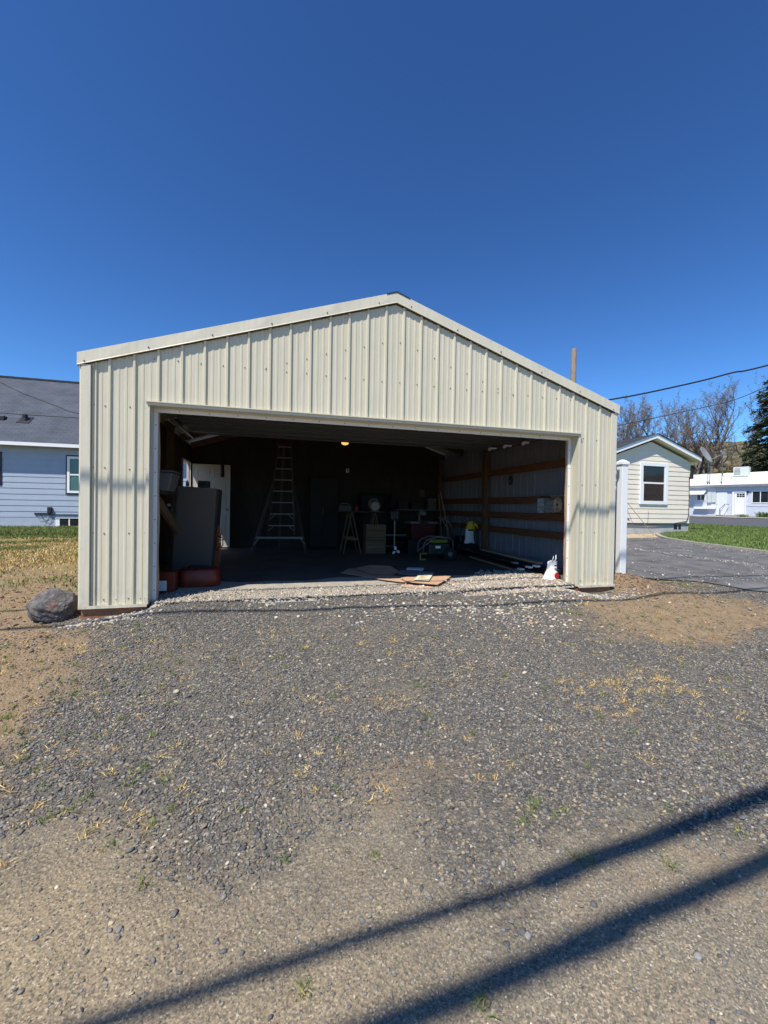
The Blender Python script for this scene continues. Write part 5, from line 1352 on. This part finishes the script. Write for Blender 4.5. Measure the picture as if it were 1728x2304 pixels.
# things resting on the right wall girts
t = thing('printed_box', 'blue and white printed carton on the right wall girt', 'carton', (6.5, 1.36, 1.05))
b = MB(); b.box((6.48, 1.27, 1.018), (6.62, 1.45, 1.275)); b.build('carton', 'bluecard', t, bevel=.003)
t = thing('wire_basket', 'silver wire mesh basket beside the blue carton', 'basket', (6.5, 1.15, 1.02))
b = MB()
for i in range(10): b.box((6.47, 1.02 + i * .025, 1.03), (6.473, 1.023 + i * .025, 1.27))
for i in range(9): b.box((6.467, 1.015, 1.035 + i * .028), (6.4695, 1.255, 1.038 + i * .028))
for y in (1.015, 1.255):
    for i in range(5): b.box((6.475, y - .002, 1.03 + i * .055), (6.60, y + .002, 1.034 + i * .055))
b.build('mesh', 'alu', t)
b = MB(); b.box((6.50, 1.03, 1.03), (6.59, 1.24, 1.24)); b.build('papers', M('grey_printed_papers', (.30, .32, .33), var=.5, vscale=20), t)
t = thing('rope_coil', 'round tan coil hung beside the wire basket', 'coil', (6.5, .92, 1.04))
b = MB()
for k in range(4):
    r_ = .035 + k * .022
    b.tube([(6.47 + .004 * k, .91 + r_ * math.cos(a), 1.16 + r_ * 1.15 * math.sin(a)) for a in np.linspace(0, 6.2832, 22)], .008, 6)
b.build('coil', M('tan_rope', (.52, .42, .28), var=.2), t, smooth=True)
t = thing('wooden_rack', 'small brown slatted rack behind the wire basket', 'rack', (6.55, 1.0, 1.02))
b = MB()
for i in range(12): b.box((6.588, .84 + i * .033, 1.025), (6.598, .846 + i * .033, 1.32))
b.box((6.583, .83, 1.31), (6.5875, 1.25, 1.325)); b.build('slats', 'woodtan', t)
t = MB(); t.tube([(6.59, 2.5 + .055 * math.cos(a), 1.66 + .08 * math.sin(a)) for a in np.linspace(0, 6.28, 20)], .014, 6)
t.tube([(6.585, 2.5 + .04 * math.cos(a), 1.65 + .065 * math.sin(a)) for a in np.linspace(0, 6.28, 20)], .012, 6)
tag(t.build('hose_coil', 'black', smooth=True), 'small dark hose coil hanging on the upper girt', 'hose')

# leaning cabinet at left with things on it
T = rotT((.80, 1.85, 0), 'Y', math.radians(3.2))
cb = thing('cabinet', 'tall plain grey-brown cabinet standing just inside the left jamb', 'cabinet', (.80, 1.85, 0))
b = MB(); b.box((.50, 1.76, .0), (1.04, 1.79, 1.33), T); b.build('front_panel', 'cabinet', cb, bevel=.003)
b = MB(); b.box((.50, 1.792, .0), (1.07, 2.25, 1.325), T); b.build('body', 'darkboard', cb, bevel=.003)
t = thing('stereo_box', 'small black box standing on top of the cabinet', 'box', (.88, 1.95, 1.33))
b = MB(); b.box((.83, 1.88, 1.336), (.985, 2.06, 1.435)); b.build('case', 'black', t, bevel=.006)
b = MB(); b.box((.85, 1.874, 1.36), (.965, 1.879, 1.41)); b.build('front', 'rubber', t)
t = thing('spray_can', 'small pale bottle on the cabinet beside the black box', 'bottle', (.68, 1.9, 1.34))
b = MB(); b.lathe((.68, 1.9, 1.345), [(.02, 0), (.02, .06), (.01, .075), (.01, .09)], 12); b.build('bottle', 'dimgrey', t, smooth=True)
# shelf with tote left
sh = thing('shelf', 'dark wooden shelf with a slanting brace along the left wall', 'shelf', (.35, 1.0, 0))
b = MB(); b.box((.06, .30, 1.20), (.60, 1.7, 1.23)); b.build('shelf_board', 'darkboard', sh)
b = MB(); b.bar((.56, .5, 1.19), (.62, 1.5, .70), .04, .12); b.build('brace', 'post', sh)
for y in (.34, 1.6):
    b = MB(); b.box((.08, y, 0), (.13, y + .05, 1.198)); b.build('leg', 'darkboard', sh)
t = thing('storage_tote', 'grey white plastic tote on the left wall shelf', 'tote', (.55, .95, 1.235))
b = MB(); b.add([(.42, .75, 1.237), (.66, .75, 1.237), (.66, 1.15, 1.237), (.42, 1.15, 1.237), (.38, .72, 1.47), (.72, .72, 1.46), (.72, 1.18, 1.46), (.38, 1.18, 1.47)], [(0, 3, 2, 1), (4, 5, 6, 7), (0, 1, 5, 4), (1, 2, 6, 5), (2, 3, 7, 6), (3, 0, 4, 7)]); b.build('bin', 'dimgrey', t, bevel=.012)
b = MB(); b.box((.37, .71, 1.472), (.73, 1.19, 1.49)); b.build('lid', 'dimgrey', t, bevel=.006)
t = thing('drill', 'cordless drill with a silver chuck hanging below the left shelf', 'drill', (.62, 1.2, .98))
b = MB(); b.tube([(.60, 1.1, 1.06), (.62, 1.22, 1.05)], .03, 10); b.tube([(.61, 1.18, 1.04), (.615, 1.2, .93)], .017, 8); b.build('body', 'black', t)
b = MB(); b.tube([(.597, 1.04, 1.0605), (.6, 1.099, 1.06)], [.012, .022], 10); b.build('chuck', 'alu', t)
# rounded red container + carton
rc = thing('fuel_can', 'low orange red rounded container standing before the cabinet', 'container', (1.02, .98, 0))
b = MB()
def rbox(bm_, c, sx, sy, h, r, n=6, taper=.94):
    prof = []
    for cxs, cys, a0 in ((1, 1, 0), (-1, 1, 90), (-1, -1, 180), (1, -1, 270)):
        for i in range(n + 1):
            a_ = math.radians(a0 + 90 * i / n); prof.append((cxs * (sx / 2 - r) + r * math.cos(a_), cys * (sy / 2 - r) + r * math.sin(a_)))
    levels = [(.94, 0), (1, .02), (1, h * .55), (taper, h - .025), (taper - .06, h - .005), (taper - .2, h)]
    V = []; m_ = len(prof)
    for k, z in levels: V += [(c[0] + p[0] * k, c[1] + p[1] * k, c[2] + z) for p in prof]
    F = [tuple(reversed(range(m_)))] + [tuple(range((len(levels) - 1) * m_, len(levels) * m_))]
    for j in range(len(levels) - 1):
        for i in range(m_): F.append((j * m_ + i, j * m_ + (i + 1) % m_, (j + 1) * m_ + (i + 1) % m_, (j + 1) * m_ + i))
    bm_.add(V, F)
rbox(b, (1.0, .98, .001), .52, .36, .235, .13); b.build('body', 'redplastic', rc, smooth=True)
b = MB(); b.tube([(.86, .98, .235), (.88, .98, .265), (1.1, .98, .265), (1.12, .98, .235)], .014, 8); b.build('handle', 'black', rc, smooth=True)
b = MB(); b.lathe((1.2, .98, .19), [(.035, 0), (.035, .03), (.02, .04)], 14); b.build('cap', 'black', rc)
t = thing('paint_carton', 'white and red carton on the floor behind the left jamb', 'carton', (.66, .62, 0))
b = MB(); b.box((.58, .55, .0), (.79, .74, .25)); b.build('box', 'redplastic', t, bevel=.004)
b = MB(); b.box((.60, .545, .03), (.70, .5485, .15)); b.build('label', 'whitepaint', t)
# cord coil hanging on the cabinet's side
t = thing('extension_cord', 'orange extension cord hanging in loops on the cabinet side', 'cord', (1.12, 1.95, .5))
b = MB()
for k in range(7):
    r_ = .035 + .006 * (k % 3); z0 = .76 - .02 * k
    b.tube([(1.105 + .006 * k + .02 * math.sin(a * 2 + k), 1.86 + .02 * k + .02 * math.cos(a), z0 - .13 + (.13 + .012 * k) * math.cos(a) + .01 * math.sin(3 * a)) for a in np.linspace(0, 6.28, 18)], .006, 5)
for k in range(6):
    b.tube([(1.06 + .01 * k + (.03 + .004 * k) * math.sin(a), 1.84 + .015 * k, .27 + (.12 + .01 * k) * math.cos(a)) for a in np.linspace(0, 6.28, 16)], .006, 5)
b.build('cord', 'orange', t, smooth=True)
b = MB(); b.tube([(1.12, 1.84, .60), (1.2, 1.84, .56), (1.2, 1.84, .45), (1.12, 1.84, .38), (1.06, 1.84, .42)], .008, 6); b.build('plug_lead', 'black', t, smooth=True)

# hanging item before the service door
t = thing('hanging_whisk_brush', 'black brush hanging in front of the off-white door', 'brush', (.81, 5.6, 1.75))
b = MB(); b.tube([(.80, 5.6, 1.73), (.80, 5.6, 1.80), (.80, 5.6, 2.0), (.80, 5.6, 2.1)], [.04, .048, .04, .012], 10); b.build('bristles', 'black', t, smooth=True)
b = MB(); b.tube([(.80, 5.6, 2.1), (.80, 5.6, 2.45)], .01, 6); b.build('handle', 'black', t)

# step ladder
MT['fibre'] = M('dark_fibreglass', (.07, .05, .045), rough=.6)
ld = thing('step_ladder', 'tall flared stepladder with pale aluminium rungs before the back wall', 'ladder', (2.14, 4.9, 0))
rng = []
def lx(z, s):   # inner rails
    t = z / 2.5; return (1.80 + .28 * t) if s < 0 else (2.46 - .10 * t)
for s in (-1, 1):
    b = MB(); b.bar((lx(.42, s), 4.72, .42), (lx(2.5, s), 5.15, 2.5), .03, .06); b.build('rail', 'fibre', ld)
    b = MB(); b.bar((1.52 if s < 0 else 2.70, 4.62, 0), ((1.97 if s < 0 else 2.40), 4.95, 1.55), .035, .07); b.build('leg', 'fibre', ld)
b = MB(); b.bar((2.13, 5.75, 0), (2.2, 5.2, 2.48), .05, .05); b.build('rear_leg', 'fibre', ld)
for k in range(8):
    z = .62 + k * .262; y = 4.72 + (z - .42) * .207
    b = MB(); b.bar((lx(z, -1), y - .02, z), (lx(z, 1), y - .02, z), .07, .022)
    if k < 2:
        for s in (-1, 1):
            b.bar((lx(z, s) - s * .12, y - .02, z - .01), (lx(z - .12, s), y - .03, z - .13), .012, .012)
    b.build('rung', 'alu', ld, bevel=.003)
b = MB(); b.bar((1.60, 4.66, .355), (2.63, 4.66, .345), .05, .045)
for xa, xb_ in ((1.66, 1.56), (2.57, 2.68)): b.bar((xa, 4.66, .33), (xb_, 4.63, .20), .012, .02)
b.build('bottom_bar', 'alu', ld, bevel=.003)
b = MB(); b.box((2.04, 5.10, 2.5), (2.40, 5.24, 2.53)); b.build('top_cap', 'redplastic', ld, bevel=.006)

# ceiling lamp
t = thing('ceiling_lamp', 'lit amber jelly jar lamp under the garage ceiling', 'lamp', (3.31, 3.2, 2.33))
b = MB(); b.ball((3.31, 3.2, 2.335), .058, 18, 10, (1.25, 1.25, .75)); b.build('globe', 'bulb', t, smooth=True)
b = MB(); b.lathe((3.31, 3.2, 2.37), [(.08, 0), (.085, .01), (.07, .03), (.03, .05), (.03, .12)], 18); b.build('base', 'galv', t, smooth=True)
b = MB(); b.tube([(3.31, 3.2, 2.45), (3.31, 3.2, 3.3)], .008, 6); b.build('stem', 'black', t)

# work bench on sawhorses
wb = thing('workbench', 'dark board top resting over two pale A-frame sawhorses', 'workbench', (3.9, 4.7, 0))
b = MB(); b.box((3.36, 4.40, .945), (4.50, 5.0, .97)); b.build('bench_top', 'darkboard', wb, bevel=.003)
for k, x0 in enumerate((3.70, 4.32)):
    for y, xo in ((4.45, -.0), (4.95, .0)):
        pass
def sawhorse(cx0, y0, y1, label):
    t = thing('sawhorse', label, 'sawhorse', (cx0, (y0 + y1) / 2, 0), 'sawhorses under the bench top')
    for y in (y0, y1):
        b = MB(); b.bar((cx0 - .01, y, .93), (cx0 - .19, y, .0), .04, .02); b.build('leg', 'sawwood', t)
        b = MB(); b.bar((cx0 + .01, y, .93), (cx0 + .22, y, .0), .04, .02); b.build('leg', 'sawwood', t)
        b = MB(); b.bar((cx0 - .13, y - .025, .34), (cx0 + .16, y - .025, .33), .012, .05); b.build('brace', 'sawwood', t)
    b = MB(); b.box((cx0 - .02, y0 - .03, .90), (cx0 + .02, y1 + .03, .944)); b.build('top_beam', 'sawwood', t)
sawhorse(3.72, 4.46, 4.92, 'pale wooden A-frame sawhorse left of the crate')
sawhorse(4.34, 4.75, 4.95, 'shorter wooden sawhorse half hidden behind the crate')
t = thing('drill_box', 'dark toolbox on the left end of the bench top', 'toolbox', (3.55, 4.65, .97))
b = MB(); b.box((3.42, 4.5, .971), (3.72, 4.8, 1.11)); b.build('case', 'black', t, bevel=.01)
b = MB(); b.tube([(3.48, 4.6, 1.11), (3.50, 4.6, 1.15), (3.64, 4.6, 1.15), (3.66, 4.6, 1.11)], .01, 6); b.build('handle', 'dimgrey', t)
t = thing('red_jug', 'small dull red jug on the bench top', 'jug', (3.85, 4.6, .97))
b = MB(); b.lathe((3.85, 4.6, .971), [(.05, 0), (.055, .02), (.055, .10), (.02, .14), (.02, .17)], 14); b.build('body', 'redplastic', t, smooth=True)
t = thing('circular_saw', 'pale grey circular saw standing on the bench top', 'saw', (4.27, 4.6, .97))
b = MB(); b.lathe((0, 0, 0), [(.125, 0), (.135, .02), (.135, .05), (.10, .06)], 26, T=lambda p: Vector((4.29 + p.x, 4.60 - p.z, 1.10 + p.y))); b.build('blade_guard', 'dimgrey', t, smooth=True)
b = MB(); b.lathe((0, 0, 0), [(.09, 0), (.09, .004)], 26, T=lambda p: Vector((4.29 + p.x, 4.538 - p.z, 1.09 + p.y))); b.build('blade', 'alu', t)
b = MB(); b.tube([(4.16, 4.58, 1.06), (4.145, 4.58, 1.18), (4.19, 4.58, 1.25), (4.28, 4.58, 1.275), (4.36, 4.58, 1.25)], .016, 8); b.build('handle', 'dimgrey', t, smooth=True)
b = MB(); b.box((4.17, 4.52, .972), (4.42, 4.68, .978)); b.build('base_plate', 'alu', t)
# crate
t = thing('wooden_crate', 'knotty wooden crate of stacked boards under the bench', 'crate', (4.25, 4.45, 0))
b = MB(); zz = 0.0
for hgt, dy_ in ((.14, 0), (.17, .01), (.07, -.004), (.16, .008), (.14, 0)):
    b.box((4.03, 4.30 + dy_, zz + .004), (4.49, 4.32 + dy_, zz + hgt - .006)); zz += hgt
b.build('front_boards', 'crate', t, bevel=.002)
b = MB(); b.box((4.03, 4.58, .004), (4.49, 4.60, .67)); b.build('back_board', 'crate', t)
for x in (4.02, 4.48):
    b = MB(); b.box((x, 4.322, 0), (x + .02, 4.578, .67)); b.build('side', 'crate', t)
b = MB(); b.box((4.06, 4.292, .146), (4.46, 4.2955, .158)); b.build('metal_strip', 'alu', t)
# outboard motor
t = thing('trolling_motor', 'small outboard motor on end with a three blade pale propeller', 'boat motor', (4.6, 4.0, 0))
b = MB(); b.box((4.50, 3.93, .78), (4.70, 4.09, 1.0)); b.build('head', 'black', t, bevel=.03)
b = MB()
for x, z in ((4.66, .97), (4.64, .91), (4.645, .85), (4.58, .90), (4.57, .86)): b.ball((x, 3.922, z), .014, 8, 6)
b.build('dials', 'dimgrey', t)
b = MB(); b.tube([(4.61, 4.0, .78), (4.61, 4.0, .14)], .016, 10); b.build('shaft', 'alu', t)
b = MB(); b.tube([(4.61, 3.90, .12), (4.61, 3.95, .12), (4.61, 4.10, .12), (4.61, 4.18, .12)], [.02, .04, .042, .01], 12); b.build('lower_unit', 'black', t, smooth=True)
b = MB()
for k in range(3):
    a0 = math.radians(100 + 120 * k); pts = []
    for i in range(14):
        u = 2 * math.pi * i / 14; rr_ = .06 + .045 * math.cos(u); ww = .03 * math.sin(u)
        pts.append((4.61 + rr_ * math.cos(a0) - ww * math.sin(a0), 3.885 + ww * .35, .11 + rr_ * math.sin(a0) + ww * math.cos(a0)))
    b.prism(pts, (0, 0, 0), (0, .006, 0))
b.build('propeller', 'whitepaint', t)
# cooler on a chest
t = thing('storage_chest', 'black storage chest below the cooler', 'chest', (5.35, 4.3, 0))
b = MB(); b.box((5.0, 4.15, 0), (5.66, 4.55, .30)); b.build('chest_body', 'black', t, bevel=.01)
b = MB(); b.box((4.98, 4.13, .303), (5.68, 4.57, .34)); b.build('lid', 'black', t, bevel=.008)
t = thing('cooler', 'maroon cooler with a grey lid standing on a black chest', 'cooler', (5.35, 4.3, .34))
b = MB(); b.add([(5.07, 4.12, .342), (5.60, 4.12, .342), (5.60, 4.50, .342), (5.07, 4.50, .342), (5.03, 4.08, .70), (5.66, 4.08, .70), (5.66, 4.54, .70), (5.03, 4.54, .70)], [(0, 3, 2, 1), (4, 5, 6, 7), (0, 1, 5, 4), (1, 2, 6, 5), (2, 3, 7, 6), (3, 0, 4, 7)]); b.build('cooler_body', 'maroon', t, bevel=.02)
b = MB(); b.box((5.0, 4.05, .703), (5.69, 4.57, .76)); b.build('lid', 'dimgrey', t, bevel=.015)
b = MB(); b.box((5.24, 4.035, .69), (5.42, 4.048, .75)); b.build('latch', 'black', t, bevel=.003)
t = thing('work_light', 'small grey work lamp standing on the cooler lid', 'lamp', (5.33, 4.3, .76))
b = MB(); b.tube([(5.30, 4.3, .762), (5.31, 4.3, .90)], .026, 10); b.build('stand', 'dimgrey', t)
b = MB(); b.box((5.28, 4.2, .90), (5.44, 4.30, 1.0), rotT((5.36, 4.25, .95), 'Y', .2)); b.build('lamp_head', 'dimgrey', t, bevel=.012)
# pressure washer
t = thing('pressure_washer', 'black and lime pressure washer with a tubular frame and wheels', 'pressure washer', (5.2, 2.95, 0))
b = MB(); b.box((4.99, 2.86, .12), (5.46, 3.12, .36)); b.build('body', 'black', t, bevel=.03)
b = MB(); b.box((5.04, 2.88, .362), (5.42, 3.08, .43)); b.build('hood', 'lime', t, bevel=.025)
b = MB(); b.box((4.80, 2.86, .02), (4.83, 2.90, .17)); b.box((4.84, 2.86, .02), (4.93, 2.90, .055)); b.box((4.84, 2.86, .14), (4.96, 2.90, .17)); b.build('foot', 'lime', t, bevel=.008)
for y in (2.84, 3.16):
    b = MB(); b.tube([(4.86, y, .16), (4.87, y, .34), (4.93, y, .43), (5.10, y, .485), (5.42, y, .475), (5.50, y, .42), (5.52, y, .20)], .012, 8); b.build('frame_tube', 'dimgrey', t, smooth=True)
b = MB(); b.tube([(5.52, 3.16, .44), (5.53, 3.16, .58), (5.48, 3.17, .72), (5.38, 3.2, .86), (5.30, 3.2, .87), (5.30, 2.90, .87), (5.40, 2.86, .80), (5.47, 2.84, .70)], .012, 8); b.build('push_handle', 'dimgrey', t, smooth=True)
b = MB(); b.tube([(4.70, 2.70, .24), (5.05, 2.74, .46), (5.20, 2.78, .52)], .006, 6); b.build('spray_wand', 'alu', t)
b = MB(); b.box((5.13, 2.852, .26), (5.24, 2.858, .31)); b.build('label', 'whitepaint', t)
for y in (2.82, 3.15):
    b = MB(); b.lathe((0, 0, 0), [(.13, 0), (.14, .012), (.14, .04), (.13, .052)], 22, T=lambda p: Vector((5.44 + p.x, y + p.z, .142 + p.y))); w_ = b.build('wheel', 'rubber', t)
    b = MB(); b.lathe((0, 0, 0), [(.05, 0), (.05, .064)], 12, T=lambda p: Vector((5.44 + p.x, y - .005 + p.z, .142 + p.y))); b.build('hub', 'dimgrey', w_)
b = MB(); b.tube([(5.5 + .16 * math.cos(a) * (1 - .02 * a), 2.80 - .004 * a, .17 + .16 * math.sin(a)) for a in np.linspace(2.5, 6.6, 16)], .008, 6); b.build('hose', 'black', t, smooth=True)
# push mower with bag
t = thing('push_mower', 'dark push mower with a splayed T handle behind the washer', 'mower', (6.35, 4.0, 0))
b = MB(); b.box((6.10, 3.85, .08), (6.60, 4.35, .26)); b.build('deck', 'black', t, bevel=.03)
b = MB(); b.box((6.22, 4.0, .262), (6.5, 4.3, .42)); b.build('engine', 'black', t, bevel=.03)
for x in (6.06, 6.60):
    for y in (3.92, 4.32):
        b = MB(); b.tube([(x, y, .095), (x + .04, y, .095)], .095, 16); b.build('wheel', 'rubber', t)
b = MB(); b.tube([(6.30, 4.2, .3), (6.28, 4.0, .78)], .012, 6); b.tube([(6.52, 4.2, .3), (6.54, 4.0, .78)], .012, 6); b.build('handle_tube', 'black', t)
b = MB(); b.tube([(6.06, 3.86, .74), (6.09, 3.88, .80), (6.20, 3.9, .795), (6.41, 3.92, .775), (6.60, 3.9, .79), (6.69, 3.88, .78), (6.68, 3.86, .70)], .015, 8); b.build('handlebar', 'dimgrey', t, smooth=True)
bg2 = thing('feed_bag', 'crumpled yellow and white plastic bag hanging on the mower handle', 'bag', (6.38, 3.80, .28))
bag_shape((6.37, 3.80, .27), .27, .16, .34, 12, top=.62, mat='whitepaint', name='lower_bag', parent=bg2)
bag_shape((6.39, 3.80, .56), .21, .13, .22, 15, top=.8, mat='yellow', name='upper_bag', parent=bg2)
b = MB(); b.box((6.29, 3.716, .56), (6.42, 3.722, .60)); b.build('dark_band', M('brown_print', (.10, .03, .02)), bg2)
b = MB(); b.tube([(6.47, 3.78, .72), (6.54, 3.78, .68), (6.56, 3.79, .60)], [.03, .03, .012], 8); b.build('flap', 'yellow', bg2, smooth=True)
# shovels leaning in the far right corner
for (x0, z0, x1, z1, y, lb) in ((6.30, 1.52, 6.50, .3, 5.2, 'pale handled shovel leaning left in the right back corner'), (6.42, 1.45, 6.46, .2, 5.6, 'upright dark handled rake beside the leaning shovel')):
    t = thing('garden_tool', lb, 'garden tool', (x1, y, 0), 'long handled tools in the back corner')
    b = MB(); b.tube([(x0, y + .2, z0), (x1, y, z1)], .014, 8); b.build('handle', 'woodtan', t)
    b = MB(); b.bar((x1, y, z1 - .0), (x1 + .02, y - .02, .02), .18, .012, up=(0, 1, 0)); b.build('blade', 'galv', t)
t = thing('small_picture', 'small dark framed picture on the back wall', 'picture', (6.05, 6.16, 1.35))
b = MB(); b.box((5.98, 6.150, 1.38), (6.16, 6.165, 1.60)); b.build('frame', 'black', t, bevel=.004)
b = MB(); b.box((6.0, 6.146, 1.40), (6.14, 6.1495, 1.58)); b.build('print', 'cabinet', t)

# darker things along the back wall
t = thing('tall_cabinet', 'tall plain black cabinet against the back wall right of the ladder', 'cabinet', (3.2, 5.85, 0))
b = MB(); b.box((2.86, 5.55, .02), (3.58, 6.1, 1.80)); b.build('body', 'rubber', t, bevel=.01)
for x0, x1 in ((2.87, 3.215), (3.225, 3.57)):
    b = MB(); b.box((x0, 5.53, .04), (x1, 5.549, 1.78)); d_ = b.build('door', 'rubber', t, bevel=.004)
b = MB(); b.tube([(3.19, 5.51, .85), (3.19, 5.51, 1.05)], .008, 6); b.build('handle', 'dimgrey', t)
t = thing('covered_grill', 'large rounded black cover draped over something behind the bench', 'covered grill', (4.55, 5.75, 0))
bag_shape((4.55, 5.72, .0), 1.25, .62, 1.42, 21, top=.72, mat='rubber', name='cover', parent=t)
t = thing('metal_frame', 'low grey metal frame with two long rails behind the small motor', 'frame', (4.85, 4.75, 0))
for z in (.13, .40):
    b = MB(); b.bar((4.55, 4.72, z), (5.45, 4.72, z), .03, .04); b.build('rail', 'dimgrey', t)
for x in (4.57, 5.43):
    b = MB(); b.box((x - .015, 4.705, 0), (x + .015, 4.735, .44)); b.build('upright', 'dimgrey', t)
t = thing('back_shelf', 'grey shelf board with dark boxes in the right back corner', 'shelf', (5.8, 5.8, 0))
b = MB(); b.box((5.15, 5.65, 1.0), (6.45, 6.1, 1.03)); b.build('shelf_board', 'dimgrey', t)
for x in (5.2, 6.38):
    b = MB(); b.box((x, 5.68, 0), (x + .04, 5.72, .998)); b.build('leg', 'darkboard', t)
for k, (x, w_, h_, m_, lb) in enumerate(((5.25, .26, .22, 'darkboard', 'small brown box at the left end of the grey back shelf'), (5.62, .34, .16, 'black', 'low black case in the middle of the grey back shelf'), (6.08, .25, .30, 'cabinet', 'taller grey brown box at the right end of the back shelf'))):
    tb = thing('storage_box', lb, 'box', (x + w_ / 2, 5.85, 1.03), 'boxes on the back shelf')
    b = MB(); b.box((x, 5.72, 1.032), (x + w_, 5.98, 1.03 + h_)); b.build('box', m_, tb, bevel=.006)
    b = MB(); b.box((x - .006, 5.714, 1.032 + h_), (x + w_ + .006, 5.986, 1.047 + h_)); b.build('lid', m_, tb, bevel=.003)
t = thing('bucket', 'dark plastic bucket on the floor between the crate and the black chest', 'bucket', (4.83, 4.3, 0))
b = MB(); b.lathe((4.83, 4.35, .002), [(.11, 0), (.14, .28), (.145, .285), (.13, .285), (.105, .03)], 20); b.build('pail', 'black', t, smooth=True)
b = MB(); b.tube([(4.83 + .14 * math.cos(a), 4.35 - .10 * math.sin(a), .28 + .0 * a) for a in np.linspace(0, 3.14, 12)], .004, 5); b.build('handle', 'dimgrey', t)
